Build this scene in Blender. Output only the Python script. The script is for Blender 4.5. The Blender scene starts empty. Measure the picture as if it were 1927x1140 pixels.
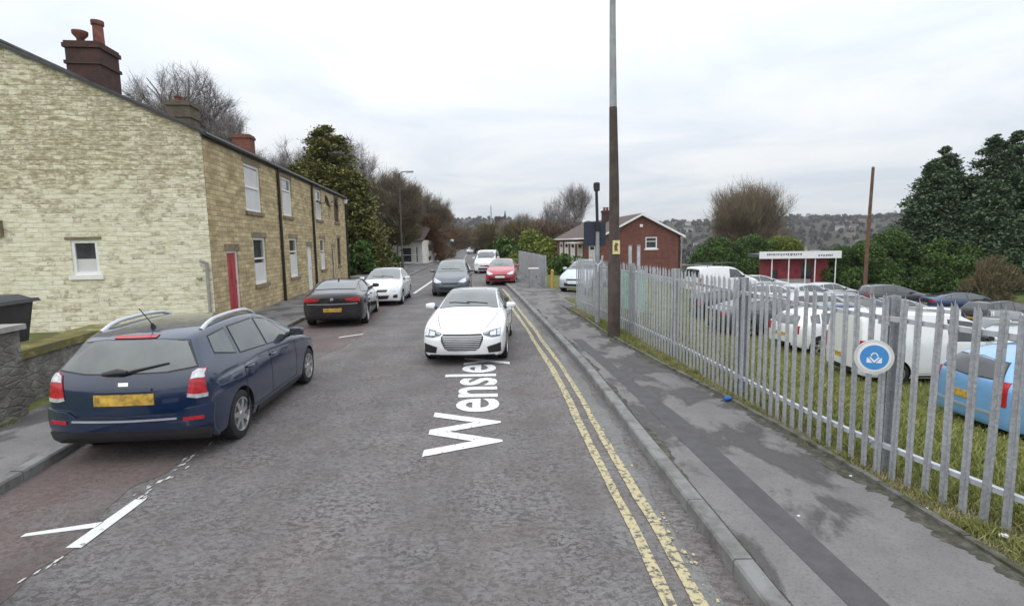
import bpy, bmesh, math, random
import numpy as np
from mathutils import Vector, Matrix
from mathutils.bvhtree import BVHTree

R = math.radians
scene = bpy.context.scene
col = scene.collection

# ------------------------------------------------------------------ camera
cam_d = bpy.data.cameras.new("camera")
cam_d.sensor_width = 36.0
cam_d.lens = 36.0 * 1010.0 / 1927.0
cam_d.clip_start = 0.05
cam_d.clip_end = 20000.0
cam = bpy.data.objects.new("camera", cam_d)
col.objects.link(cam)
PITCH = math.atan(115.0 / 1010.0)
ROLL = R(1.0)
_fw = Vector((0, math.cos(PITCH), -math.sin(PITCH)))
_up = Vector((0, math.sin(PITCH), math.cos(PITCH)))
_rt = Vector((1, 0, 0))
_r2 = _rt * math.cos(ROLL) - _up * math.sin(ROLL)
_u2 = _up * math.cos(ROLL) + _rt * math.sin(ROLL)
_m = Matrix((_r2, _u2, -_fw)).transposed().to_4x4()
_m.translation = Vector((0, 0, 2.45))
cam.matrix_world = _m
scene.camera = cam

# ------------------------------------------------------------------ sky, sun, exposure
SUN_EL, SUN_AZ = R(38), R(215)
world = bpy.data.worlds.new("World")
scene.world = world
world.use_nodes = True
wt = world.node_tree
wt.nodes.clear()
def wn(t, **k):
    n = wt.nodes.new(t)
    for a, b in k.items(): setattr(n, a, b)
    return n
w_out = wn('ShaderNodeOutputWorld')
w_sky = wn('ShaderNodeTexSky', sky_type='NISHITA', sun_disc=False)
w_sky.sun_elevation = SUN_EL; w_sky.sun_rotation = SUN_AZ
w_bg1 = wn('ShaderNodeBackground'); w_bg1.inputs['Strength'].default_value = 0.1
wt.links.new(w_sky.outputs[0], w_bg1.inputs['Color'])
w_tc = wn('ShaderNodeTexCoord')
w_sep = wn('ShaderNodeSeparateXYZ'); wt.links.new(w_tc.outputs['Generated'], w_sep.inputs[0])
# cloud deck seen in perspective: direction divided by its height
w_add = wn('ShaderNodeMath', operation='ADD'); w_add.inputs[1].default_value = 0.09
w_abs = wn('ShaderNodeMath', operation='ABSOLUTE')
wt.links.new(w_sep.outputs['Z'], w_abs.inputs[0]); wt.links.new(w_abs.outputs[0], w_add.inputs[0])
w_dx = wn('ShaderNodeMath', operation='DIVIDE'); w_dy = wn('ShaderNodeMath', operation='DIVIDE')
for dn, ax in ((w_dx, 'X'), (w_dy, 'Y')):
    wt.links.new(w_sep.outputs[ax], dn.inputs[0]); wt.links.new(w_add.outputs[0], dn.inputs[1])
w_cmb = wn('ShaderNodeCombineXYZ')
wt.links.new(w_dx.outputs[0], w_cmb.inputs['X']); wt.links.new(w_dy.outputs[0], w_cmb.inputs['Y'])
w_noise = wn('ShaderNodeTexNoise'); w_noise.inputs['Scale'].default_value = 0.75
w_noise.inputs['Detail'].default_value = 7; w_noise.inputs['Roughness'].default_value = 0.55
w_noise.inputs['Distortion'].default_value = 0.6
wt.links.new(w_cmb.outputs[0], w_noise.inputs['Vector'])
w_ramp = wn('ShaderNodeValToRGB')
w_ramp.color_ramp.elements[0].position = 0.34; w_ramp.color_ramp.elements[0].color = (0.745, 0.81, 0.895, 1)
w_ramp.color_ramp.elements[1].position = 0.64; w_ramp.color_ramp.elements[1].color = (0.965, 0.985, 1.0, 1)
wt.links.new(w_noise.outputs['Fac'], w_ramp.inputs['Fac'])
# overcast luminance: the zenith about three times the horizon
w_lum = wn('ShaderNodeMath', operation='MULTIPLY_ADD'); w_lum.inputs[1].default_value = 1.45; w_lum.inputs[2].default_value = 0.83
wt.links.new(w_abs.outputs[0], w_lum.inputs[0])
w_bg2 = wn('ShaderNodeBackground')
wt.links.new(w_ramp.outputs[0], w_bg2.inputs['Color']); wt.links.new(w_lum.outputs[0], w_bg2.inputs['Strength'])
w_mix = wn('ShaderNodeMixShader'); w_mix.inputs[0].default_value = 0.94
wt.links.new(w_bg1.outputs[0], w_mix.inputs[1]); wt.links.new(w_bg2.outputs[0], w_mix.inputs[2])
wt.links.new(w_mix.outputs[0], w_out.inputs['Surface'])

sun_d = bpy.data.lights.new("sun", 'SUN'); sun_d.energy = 0.8; sun_d.angle = R(80); sun_d.color = (1, .96, .9)
sun = bpy.data.objects.new("sun", sun_d); col.objects.link(sun)
_sd = Vector((math.sin(SUN_AZ) * math.cos(SUN_EL), math.cos(SUN_AZ) * math.cos(SUN_EL), math.sin(SUN_EL)))
sun.rotation_euler = (-_sd).to_track_quat('-Z', 'Y').to_euler()
sun.location = (0, -20, 60)

scene.view_settings.view_transform = 'Standard'
scene.view_settings.look = 'None'
scene.view_settings.exposure = 0.0
scene.view_settings.gamma = 1.0

HAZE = 0.00017

# ------------------------------------------------------------------ helpers
def tag(o, label=None, cat=None, group=None, kind=None):
    if label: o['label'] = label
    if cat: o['category'] = cat
    if group: o['group'] = group
    if kind: o['kind'] = kind
    return o

def empty(name, loc=(0, 0, 0), rz=0.0, label=None, cat=None, group=None):
    o = bpy.data.objects.new(name, None)
    o.empty_display_size = 0.2
    col.objects.link(o)
    o.location = loc; o.rotation_euler = (0, 0, rz)
    return tag(o, label, cat, group)

def link(name, me, parent=None):
    o = bpy.data.objects.new(name, me)
    col.objects.link(o)
    if parent is not None: o.parent = parent
    return o

class MB:
    """collects faces for one mesh object"""
    def __init__(s): s.v = []; s.f = []; s.mi = []; s.cur = 0; s.sm = []
    def add(s, vs, fs, smooth=False):
        b = len(s.v); s.v.extend([tuple(x) for x in vs])
        for f in fs:
            s.f.append([b + i for i in f]); s.mi.append(s.cur); s.sm.append(smooth)
        return s
    def box(s, c, d, rz=0.0, M=None):
        x, y, z = [k / 2 for k in d]
        vs = [Vector(p) for p in ((-x,-y,-z),(x,-y,-z),(x,y,-z),(-x,y,-z),(-x,-y,z),(x,-y,z),(x,y,z),(-x,y,z))]
        if rz: vs = [Matrix.Rotation(rz, 3, 'Z') @ v for v in vs]
        if M is not None: vs = [M @ v for v in vs]
        vs = [v + Vector(c) for v in vs]
        return s.add(vs, [(3,2,1,0),(4,5,6,7),(0,1,5,4),(1,2,6,5),(2,3,7,6),(3,0,4,7)])
    def bx(s, x0, x1, y0, y1, z0, z1):
        return s.box(((x0+x1)/2, (y0+y1)/2, (z0+z1)/2), (x1-x0, y1-y0, z1-z0))
    def tube(s, pts, r, n=8, cap=True, smooth=True):
        pts = [Vector(p) for p in pts]
        rs = r if isinstance(r, (list, tuple)) else [r] * len(pts)
        vs = []; ref = None
        for i, p in enumerate(pts):
            t = (pts[min(i+1, len(pts)-1)] - pts[max(i-1, 0)]).normalized()
            if ref is None:
                ref = t.orthogonal().normalized()
            ref = (ref - t * ref.dot(t))
            ref = ref.normalized() if ref.length > 1e-6 else t.orthogonal().normalized()
            b = t.cross(ref)
            for k in range(n):
                a = 2 * math.pi * k / n
                vs.append(p + (ref * math.cos(a) + b * math.sin(a)) * rs[i])
        fs = []
        for i in range(len(pts) - 1):
            for k in range(n):
                k2 = (k + 1) % n
                fs.append((i*n+k, i*n+k2, (i+1)*n+k2, (i+1)*n+k))
        s.add(vs, fs, smooth)
        if cap:
            e = (len(pts) - 1) * n
            s.add([vs[k] for k in range(n)], [tuple(reversed(range(n)))])
            s.add([vs[e + k] for k in range(n)], [tuple(range(n))])
        return s
    def lathe(s, prof, n=24, c=(0,0,0), axis='Z', smooth=True):
        vs = []
        for (r, h) in prof:
            for k in range(n):
                a = 2 * math.pi * k / n
                if axis == 'Z': q = (r*math.cos(a), r*math.sin(a), h)
                elif axis == 'X': q = (h, r*math.cos(a), r*math.sin(a))
                else: q = (r*math.cos(a), h, -r*math.sin(a))
                vs.append((q[0]+c[0], q[1]+c[1], q[2]+c[2]))
        fs = []
        for i in range(len(prof) - 1):
            for k in range(n):
                k2 = (k+1) % n
                fs.append((i*n+k, i*n+k2, (i+1)*n+k2, (i+1)*n+k))
        return s.add(vs, fs, smooth)
    def prism(s, poly, M, h0, h1):
        """poly: list of (a,b); M(a,b,h)->xyz"""
        n = len(poly)
        vs = [M(a, b, h0) for a, b in poly] + [M(a, b, h1) for a, b in poly]
        fs = [tuple(reversed(range(n))), tuple(range(n, 2*n))]
        fs += [(k, (k+1) % n, n + (k+1) % n, n + k) for k in range(n)]
        return s.add(vs, fs)
    def build(s, name, mats, parent=None, fix=True):
        me = bpy.data.meshes.new(name)
        me.from_pydata(s.v, [], s.f)
        if not isinstance(mats, (list, tuple)): mats = [mats]
        for m in mats: me.materials.append(m)
        me.polygons.foreach_set('material_index', s.mi)
        me.polygons.foreach_set('use_smooth', s.sm)
        if fix:
            bm = bmesh.new(); bm.from_mesh(me)
            bmesh.ops.recalc_face_normals(bm, faces=bm.faces[:])
            for e in bm.edges:
                if len(e.link_faces) == 2 and e.calc_face_angle(0) > R(40): e.smooth = False
            bm.to_mesh(me); bm.free()
        me.update()
        return link(name, me, parent)

def quads_mesh(name, V, mat, parent=None, smooth=False, nper=4):
    """V: (n, nper, 3) array of separate faces"""
    V = np.asarray(V, dtype=np.float32); n = V.shape[0]
    me = bpy.data.meshes.new(name)
    me.vertices.add(n * nper); me.vertices.foreach_set('co', V.ravel())
    me.loops.add(n * nper); me.loops.foreach_set('vertex_index', np.arange(n * nper, dtype=np.int32))
    me.polygons.add(n)
    me.polygons.foreach_set('loop_start', np.arange(0, n * nper, nper, dtype=np.int32))
    me.polygons.foreach_set('loop_total', np.full(n, nper, dtype=np.int32))
    if smooth: me.polygons.foreach_set('use_smooth', np.ones(n, dtype=bool))
    me.materials.append(mat); me.update(calc_edges=True); me.validate()
    return link(name, me, parent)

def grid_mesh(name, P, mat, parent=None, smooth=True, flip=False, closed=False):
    """P: (a, b, 3) grid"""
    P = np.asarray(P, dtype=float); a, b = P.shape[:2]
    idx = np.arange(a * b).reshape(a, b)
    if closed: idx = np.concatenate([idx, idx[:, :1]], axis=1)
    q = np.stack([idx[:-1, :-1], idx[1:, :-1], idx[1:, 1:], idx[:-1, 1:]], -1).reshape(-1, 4)
    if flip: q = q[:, ::-1]
    me = bpy.data.meshes.new(name)
    me.from_pydata(P.reshape(-1, 3).tolist(), [], q.tolist())
    me.materials.append(mat)
    me.polygons.foreach_set('use_smooth', [smooth] * len(me.polygons))
    me.update()
    return link(name, me, parent)

# ------------------------------------------------------------------ materials
class NT:
    def __init__(s, name, rough=0.6, metal=0.0, spec=0.5):
        s.m = bpy.data.materials.new(name); s.m.use_nodes = True
        s.t = s.m.node_tree; s.b = s.t.nodes['Principled BSDF']
        s.b.inputs['Roughness'].default_value = rough
        s.b.inputs['Metallic'].default_value = metal
        s.b.inputs['Specular IOR Level'].default_value = spec
    def n(s, t, **k):
        n = s.t.nodes.new(t)
        for a, b in k.items(): setattr(n, a, b)
        return n
    def L(s, a, b): s.t.links.new(a, b)
    def val(s, inp, v):
        if hasattr(v, 'is_output'): s.L(v, inp)
        else:
            if isinstance(v, tuple) and len(v) == 3 and inp.type == 'RGBA': v = (*v, 1)
            inp.default_value = v
    def obj(s): return s.n('ShaderNodeTexCoord').outputs['Object']
    def gen(s): return s.n('ShaderNodeNewGeometry').outputs['Position']
    def mapv(s, v, scale=(1,1,1), loc=(0,0,0), rot=(0,0,0)):
        m = s.n('ShaderNodeMapping'); s.L(v, m.inputs['Vector'])
        m.inputs['Scale'].default_value = scale; m.inputs['Location'].default_value = loc; m.inputs['Rotation'].default_value = rot
        return m.outputs[0]
    def swz(s, v, order):
        a = s.n('ShaderNodeSeparateXYZ'); s.L(v, a.inputs[0]); c = s.n('ShaderNodeCombineXYZ')
        for i, ch in enumerate(order):
            if ch != '0': s.L(a.outputs[ch], c.inputs[i])
        return c.outputs[0]
    def noise(s, v, scale, detail=4, rough=.55, dist=0.0):
        n = s.n('ShaderNodeTexNoise'); s.L(v, n.inputs['Vector'])
        n.inputs['Scale'].default_value = scale; n.inputs['Detail'].default_value = detail
        n.inputs['Roughness'].default_value = rough; n.inputs['Distortion'].default_value = dist
        return n.outputs['Fac']
    def vor(s, v, scale, feature='F1', rnd=1.0, out='Distance'):
        n = s.n('ShaderNodeTexVoronoi', feature=feature); s.L(v, n.inputs['Vector'])
        n.inputs['Scale'].default_value = scale; n.inputs['Randomness'].default_value = rnd
        return n.outputs[out]
    def ramp(s, f, *els, interp='LINEAR'):
        r = s.n('ShaderNodeValToRGB'); s.L(f, r.inputs['Fac']); cr = r.color_ramp; cr.interpolation = interp
        while len(cr.elements) < len(els): cr.elements.new(0.5)
        for e, (p, c) in zip(cr.elements, els):
            e.position = p
            e.color = (c, c, c, 1) if isinstance(c, (int, float)) else (*c, 1)
        return r.outputs['Color']
    def mix(s, f, a, b, mode='MIX'):
        m = s.n('ShaderNodeMix', data_type='RGBA', blend_type=mode)
        s.val(m.inputs[0], f); s.val(m.inputs[6], a); s.val(m.inputs[7], b)
        return m.outputs[2]
    def math(s, op, a, b=0.0):
        m = s.n('ShaderNodeMath', operation=op); s.val(m.inputs[0], a); s.val(m.inputs[1], b); return m.outputs[0]
    def bump(s, h, strength=.3, dist=.02):
        b = s.n('ShaderNodeBump'); s.L(h, b.inputs['Height'])
        b.inputs['Strength'].default_value = strength; b.inputs['Distance'].default_value = dist
        s.L(b.outputs[0], s.b.inputs['Normal'])
    def color(s, c): s.val(s.b.inputs['Base Color'], c)
    def rough(s, c): s.val(s.b.inputs['Roughness'], c)

def simple(name, c, rough=.6, metal=0., spec=.5, var=.25, scale=6., bump=0.):
    t = NT(name, rough, metal, spec)
    o = t.obj(); f = t.noise(o, scale, 5)
    lo = tuple(k * (1 - var) for k in c); hi = tuple(min(1, k * (1 + var)) for k in c)
    t.color(t.ramp(f, (.3, lo), (.7, hi)))
    if bump: t.bump(t.noise(o, scale * 6, 4), bump, .01)
    return t.m

def paint(name, c, metal=0.0, rough=.28, dirt=(.12, .10, .08)):
    t = NT(name, rough, metal)
    t.b.inputs['Coat Weight'].default_value = 1.0; t.b.inputs['Coat Roughness'].default_value = .04
    o = t.obj()
    d = t.ramp(t.noise(o, 3, 7, .68), (.48, 0.0), (.8, 1.0))
    t.color(t.mix(t.math('MULTIPLY', d, .22), c, dirt))
    f = t.ramp(d, (0, rough), (.9, rough + .12)); t.rough(f)
    return t.m

M = {}
M['rubber'] = simple('rubber', (.018, .018, .018), .8, var=.3, scale=20)
M['black_trim'] = simple('black_trim', (.02, .02, .022), .45, var=.2)
M['arch'] = simple('arch_liner', (.012, .012, .012), .9)
M['alloy'] = simple('alloy', (.62, .62, .63), .3, 0.85, var=.12)
M['chrome'] = simple('chrome', (.75, .76, .78), .16, 0.95, var=.06)
M['silver_trim'] = simple('silver_trim', (.6, .61, .63), .35, 0.6, var=.08)
M['red_lens'] = simple('red_lens', (.42, .022, .03), .15, var=.35, scale=30)
M['clear_lens'] = simple('clear_lens', (.55, .57, .6), .1, 0.3, var=.35, scale=18)
M['dark_lens'] = simple('dark_lens', (.10, .115, .14), .08, 0.3, var=.6, scale=14)
M['amber'] = simple('amber_lens', (.75, .25, .03), .2)
M['plate_y'] = simple('plate_yellow', (.50, .31, .05), .5, var=.5, scale=14)
M['plate_w'] = simple('plate_white', (.72, .72, .7), .5, var=.1, scale=9)
def glass(name, c, rough=.05):
    t = NT(name, rough, 0, .9)
    o = t.obj(); f = t.noise(o, 1.6, 3)
    t.color(t.ramp(f, (.35, tuple(k*.6 for k in c)), (.65, tuple(k*1.5 for k in c))))
    t.b.inputs['Coat Weight'].default_value = .6; t.b.inputs['Coat Roughness'].default_value = .02
    return t.m
M['glass'] = glass('car_glass', (.028, .032, .034))
M['glass_grey'] = glass('car_glass_grey', (.060, .072, .070))
M['glass_dark'] = glass('car_glass_dark', (.02, .022, .024))
M['window_glass'] = glass('window_glass', (.05, .055, .06), .03)
M['white_upvc'] = simple('white_upvc', (.80, .80, .79), .4, var=.05)
M['galv'] = None
# ------------------------------------------------------------------ where things run
def path(pts):
    ys = np.array([p[1] for p in pts], float); xs = np.array([p[0] for p in pts], float)
    yy = np.arange(ys[0], ys[-1] + .25, .25)
    xx = np.interp(yy, ys, xs)
    k = np.hanning(17); k /= k.sum()
    pad = np.concatenate([xx[0] - (xx[8:0:-1] - xx[0]), xx, xx[-1] + (xx[-1] - xx[-2:-10:-1])])
    xs2 = np.convolve(pad, k, 'valid')
    return lambda y: float(np.interp(y, yy, xs2)) if np.isscalar(y) else np.interp(y, yy, xs2)
KERB_R = path([(1.95,-14),(1.75,-4),(1.6,3.34),(1.5,5.56),(1.34,9.85),(.97,14.8),(.27,23.5),(-.3,30),(-1.5,45),(-5.0,95),(-7.8,131),(-14,220),(-22,330)])
KERB_L = path([(-3.9,-14),(-4.5,-4),(-4.75,0),(-5.16,5.13),(-5.4,6.31),(-6.0,10.5),(-6.85,17.26),(-7.25,25),(-7.5,37),(-8.5,56),(-12,108),(-19.5,220),(-29,330)])
BAY = path([(-3.35,-14),(-3.62,3),(-3.65,4.6),(-3.78,5.64),(-4.13,14.46),(-4.82,26.2),(-5.14,34.4),(-6.2,60)])
EDGE = path([(3.9,-14),(3.6,0),(3.46,3.42),(3.38,5.2),(3.16,7.36),(2.8,9.67),(2.35,13),(2.05,17.5),(1.8,19)])
FENCE = path([(5.1,-8),(4.55,0),(4.12,3.4),(3.84,4.1),(3.54,5.2),(3.4,6.5),(3.35,7.7),(3.23,10.2),(2.93,13.4),(2.26,18.7),(1.3,33),(0.6,43.3),(-1.0,60),(-5,110),(-14,220),(-22,330)])
BACK_L = path([(-6.2,-14),(-6.5,0),(-6.9,6.9),(-7.4,10),(-8.85,16),(-11.7,38.9),(-12.6,56),(-16,108),(-24,220),(-33,330)])   # back of the left pavement

def S(x, a, b):
    t = np.clip((np.asarray(x, float) - a) / (b - a), 0, 1); return t * t * (3 - 2 * t)
_rng = np.random.default_rng(5)
_wav = [(_rng.uniform(-1, 1, 2) / l, _rng.uniform(0, 6.28), l) for l in (9, 14, 23, 37, 60, 95, 150, 240) for _ in range(3)]
def ground_z(x, y):
    x = np.asarray(x, float); y = np.asarray(y, float)
    yc = np.clip(y, -14, 329)
    w = x - FENCE(yc)
    right = S(w, -.9, -.35) * .17
    drop = (1.32 * S(w, .4, 6.5)) * (1 - .65 * S(yc, 20, 40)) + 1.9 * S(w, 7, 26)
    l = BACK_L(yc) - x
    left = S(l, -.35, .1) * .17
    r = np.hypot(x, y)
    valley = 14 * S(r, 90, 260) * S(w, 12, 70) + 3 * S(r, 200, 320)
    hill = 62 * S(r, 420, 1500) + 30 * S(r, 1500, 3500)
    n = sum(.018 * L * np.sin(x * k[0] * 6.28 + y * k[1] * 6.28 + p) * S(r, 3 * L, 9 * L) for k, p, L in _wav)
    inner = S(w, 0, .5) + S(l, 0, .5)
    return -.09 + right + left - drop * S(w, -.3, .3) - valley + hill + n * np.clip(inner + S(r, 330, 400), 0, 1) * .5 * np.where(r < 60, .15, 1)

# ------------------------------------------------------------------ ground sheet
t = NT('ground_cover', .95, spec=.15)
o = t.gen()
f1 = t.noise(o, .9, 8, .6); f2 = t.noise(o, .035, 6, .6); f3 = t.noise(o, 14, 4, .7)
near = t.ramp(f1, (.32, (.13, .115, .055)), (.5, (.13, .15, .045)), (.68, (.20, .20, .08)))
near = t.mix(t.ramp(f3, (.35, 0.), (.75, .6)), near, (.075, .085, .03))
far = t.ramp(f2, (.3, (.036, .034, .027)), (.46, (.048, .043, .034)), (.56, (.046, .047, .032)), (.7, (.060, .057, .040)))
ln = t.n('ShaderNodeVectorMath', operation='LENGTH'); t.L(o, ln.inputs[0])
t.color(t.mix(t.ramp(t.math('DIVIDE', ln.outputs['Value'], 400), (.12, 0.), (.6, 1.)), near, far))
t.bump(f3, .6, .03)
M['ground'] = t.m
rad = np.concatenate([[0.01], np.geomspace(.8, 5200, 170)])
ang = np.linspace(0, 2 * np.pi, 361)[:-1]
RR, AA = np.meshgrid(rad, ang, indexing='ij')
X = RR * np.sin(AA); Y = RR * np.cos(AA)
gz = ground_z(X, Y)
grd = grid_mesh('ground', np.stack([X, Y, gz], -1), M['ground'], closed=True, flip=True)
tag(grd, 'grassy ground and far hills', None, None, 'structure')

# ------------------------------------------------------------------ road
def asphalt(name, lo, mid, hi, red=0.0, spec=.3):
    t = NT(name, .85, spec=spec)
    o = t.gen()
    patch = t.noise(o, 1.1, 6, .6)
    blot = t.vor(t.mapv(o, (1, .8, 1)), 9.5, 'SMOOTH_F1')
    blot2 = t.noise(t.mapv(o, (17, 24, 1)), 1.0, 6, .72, .9)
    grit = t.noise(o, 120, 3, .7)
    c = t.ramp(blot2, (.37, lo), (.44, mid), (.58, hi))
    c = t.mix(t.math('MULTIPLY', t.ramp(t.noise(t.mapv(o, (15, 21, 1), (7, 3, 0)), 1.0, 5, .65, .8), (.515, 0.), (.55, .95)), t.ramp(t.noise(o, 1.4, 5, .65), (.36, .15), (.6, 1.))), c, tuple(k * .7 for k in lo))
    c = t.mix(t.ramp(patch, (.40, 0.), (.62, .5)), c, tuple(k * q for k, q in zip(mid, (.78, .73, .72))))
    c = t.mix(t.ramp(grit, (.4, .0), (.75, .55)), c, tuple(min(1, k * 1.45) for k in hi))
    if red: c = t.mix(t.ramp(t.noise(o, .9, 6, .65), (.38, 0.), (.62, red)), c, (.135, .066, .055))
    t.color(c)
    c = t.mix(t.ramp(t.noise(t.mapv(o, (1.6, .16, 1)), 1.0, 5, .6), (.42, 0.), (.62, .35)), c, tuple(k * .72 for k in mid))
    ck = t.vor(t.mapv(o, (.55, .4, 1)), 1.0, 'DISTANCE_TO_EDGE', 1.0)
    ck = t.math('MULTIPLY', t.ramp(ck, (.0, 1.), (.006, 0.)), t.ramp(t.noise(o, .7, 3), (.55, 0.), (.62, .45)))
    c = t.mix(ck, c, tuple(k * .6 for k in lo)); t.color(c)
    t.rough(t.ramp(patch, (.3, .62), (.7, .92)))
    t.bump(t.math('ADD', grit, t.math('MULTIPLY', blot2, .5)), .45, .005)
    return t.m
M['road'] = asphalt('road_asphalt', (.034, .029, .027), (.122, .115, .111), (.205, .197, .193), .15)
M['bay'] = asphalt('bay_asphalt', (.075, .062, .06), (.115, .100, .095), (.178, .164, .158), .52)
M['gutter'] = asphalt('gutter_asphalt', (.10, .098, .092), (.165, .163, .155), (.21, .208, .2), .0)
YS = np.concatenate([np.arange(-12, 60, .5), np.arange(60, 326, 3.0)])
def strip(name, fl, fr, z, mat, ys=YS, n=2, crown=0.0, kind='structure', label=None):
    P = np.zeros((len(ys), n + 1, 3))
    for j in range(n + 1):
        k = j / n
        P[:, j, 0] = fl(ys) * (1 - k) + fr(ys) * k; P[:, j, 1] = ys; P[:, j, 2] = z + crown * 4 * k * (1 - k)
    o = grid_mesh(name, P, mat, flip=True)
    return tag(o, label, None, None, kind)
def rags(seed, amp):
    g = np.random.default_rng(seed); ph = g.uniform(0, 6.28, 7); fr = np.array([.6, 1.1, 1.9, 3.1, 5.3, 8.3, 13.])
    return lambda y: amp * np.sum(np.sin(np.outer(np.atleast_1d(y), fr) + ph) / np.sqrt(fr), axis=1)
strip('road', lambda y: KERB_L(y) - .05, lambda y: KERB_R(y) + .05, 0.0, M['road'], n=8)
strip('parking_bay', lambda y: KERB_L(y) + .02, lambda y: BAY(y) - .12 + rags(55, .07)(y), 0.004, M['bay'], ys=np.arange(-12, 26.1, .12))
# pale patched band along the right-hand gutter, ragged on its road side
r1 = rags(3, .035); r2 = rags(8, .03)
strip('gutter_repair', lambda y: KERB_R(y) - .34 + r1(y), lambda y: KERB_R(y) - .15 + r2(y), 0.004, M['gutter'], ys=np.arange(-3, 27, .1))

# kerbs: stone by stone along each side
t = NT('kerb_stone', .85, spec=.3); o = t.gen()
t.color(t.mix(t.ramp(t.noise(o, 3.5, 7, .65), (.42, 0.), (.66, .8)), (.235, .235, .23), (.105, .10, .09)))
t.bump(t.noise(o, 60, 4), .4, .006); M['kerb'] = t.m
def kerb(name, f, side, top, ys):
    b = MB(); w = .14
    for y0 in ys:
        y1 = y0 + .90
        a0, a1 = f(y0), f(y1)
        o0, o1 = (a0 + side * w, a1 + side * w)
        jit = random.uniform(-.004, .004)
        lo, hi = -.15, top + jit
        e = .015 * side
        vs = [(a0, y0, lo), (a1, y1, lo), (o1, y1, lo), (o0, y0, lo), (a0, y0, hi - .02), (a1, y1, hi - .02), (a1 + e, y1, hi), (a0 + e, y0, hi), (o1, y1, hi), (o0, y0, hi)]
        b.add(vs, [(0,1,5,4), (4,5,6,7), (7,6,8,9), (3,9,8,2), (0,4,7,9,3), (1,2,8,6,5)])
    return tag(b.build(name, M['kerb']), None, None, None, 'structure')
random.seed(2)
kerb('right_kerb', KERB_R, 1, .125, [y for y in np.arange(-10, 110, .912)])
kerb('left_kerb', KERB_L, -1, .115, [y for y in np.arange(-10, 110, .912)])

# pavements
t = NT('pavement_asphalt', .85, spec=.3); o = t.gen()
base = t.ramp(t.noise(o, 2.3, 6, .6), (.3, (.135, .128, .126)), (.7, (.205, .197, .193)))
base = t.mix(t.ramp(t.noise(o, 90, 3, .7), (.35, 0.), (.75, .5)), base, (.25, .242, .236))
base = t.mix(t.ramp(t.noise(o, 34, 6, .72), (.52, 0.), (.64, .5)), base, (.095, .09, .086))
st = t.noise(t.mapv(o, (1.0, .62, 1)), 1.25, 7, .58, .35)
stain = t.ramp(t.math('ADD', st, t.math('MULTIPLY', t.noise(o, 22, 5, .7), .07)), (.522, 0.), (.59, 1.))
base = t.mix(t.math('MULTIPLY', stain, .80), base, (.058, .054, .053))
moss = t.ramp(t.noise(o, 5, 6, .7), (.58, 0.), (.75, .35))
base = t.mix(moss, base, (.085, .085, .05))
ck = t.vor(t.mapv(o, (.8, .45, 1), (1, 2, 0)), 1.0, 'DISTANCE_TO_EDGE', 1.0)
base = t.mix(t.math('MULTIPLY', t.ramp(ck, (.0, 1.), (.008, 0.)), t.ramp(t.noise(o, .9, 3), (.58, 0.), (.66, .5))), base, (.05, .048, .04))
gum = t.vor(o, 2.6, 'F1', 1.0); base = t.mix(t.ramp(gum, (.035, .7), (.05, 0.)), base, (.08, .077, .075))
t.color(base); t.rough(t.ramp(st, (.53, .88), (.60, .55)))
t.bump(t.noise(o, 140, 3), .35, .004); M['pave'] = t.m
t = NT('pavement_reinstated', .8, spec=.35); o = t.gen()
c = t.ramp(t.noise(o, 6, 7, .65), (.3, (.068, .065, .066)), (.7, (.10, .096, .097)))
t.color(t.mix(t.ramp(t.noise(o, 130, 3, .7), (.5, 0.), (.8, .5)), c, (.17, .165, .165))); t.bump(t.noise(o, 140, 3), .4, .004); M['pave_dark'] = t.m
def slab(name, fl, fr, z, mat, ys, n=4):
    P = np.zeros((len(ys), n + 3, 3))
    for j in range(n + 1):
        k = j / n
        P[:, j + 1, 0] = fl(ys) * (1 - k) + fr(ys) * k; P[:, j + 1, 1] = ys; P[:, j + 1, 2] = z
    P[:, 0] = P[:, 1]; P[:, -1] = P[:, -2]; P[:, 0, 2] -= .25; P[:, -1, 2] -= .25
    return tag(grid_mesh(name, P, mat, flip=True, smooth=False), None, None, None, 'structure')
ys1 = np.arange(-12, 19.3, .4)
slab('right_pavement', lambda y: KERB_R(y) + .142, lambda y: EDGE(y), .12, M['pave'], ys1)
ys2 = np.arange(18.8, 60, .8)
slab('right_pavement_far', lambda y: KERB_R(y) + .142, lambda y: np.where(ys2 < 27, FENCE(y) + 1.2 * S(y, 18.8, 21) * (1 - S(y, 25.5, 27.2)) - .1, FENCE(y) - .1), .114, M['pave'], ys2)
slab('left_pavement', lambda y: BACK_L(y) - .06, lambda y: KERB_L(y) - .142, .11, M['pave'], np.concatenate([np.arange(-12, 60, .5), np.arange(60, 200, 4.)]))
def sh(a): return lambda y: KERB_R(y) + a(y)
strip('trench_patch', lambda y: np.interp(y, [-6, 3.2, 4.4, 8.8, 12.5], [2.5, 2.10, 2.04, 1.76, 1.42]), lambda y: np.interp(y, [-6, 3.15, 6.7, 8.7, 12.5], [2.75, 2.36, 2.22, 2.0, 1.66]), .124, M['pave_dark'], ys=np.arange(-6, 12.6, .3))
# edging stones at the back of the right-hand pavement
t = NT('edging_concrete', .9, spec=.2); o = t.gen()
t.color(t.mix(t.ramp(t.noise(o, 5, 7, .68), (.40, 0.), (.6, .9)), (.165, .16, .145), (.06, .062, .035))); t.bump(t.noise(o, 70, 4), .5, .008); M['edging'] = t.m
b = MB()
for y0 in np.arange(-8, 18.6, .915):
    a0, a1 = EDGE(y0), EDGE(y0 + .905); h = .155 + random.uniform(-.008, .008)
    b.prism([(a0, y0), (a1, y0 + .905), (a1 + .06, y0 + .905), (a0 + .06, y0)], lambda a, c, z: (a, c, z), -.05, h)
tag(b.build('edging', M['edging']), None, None, None, 'structure')

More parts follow.
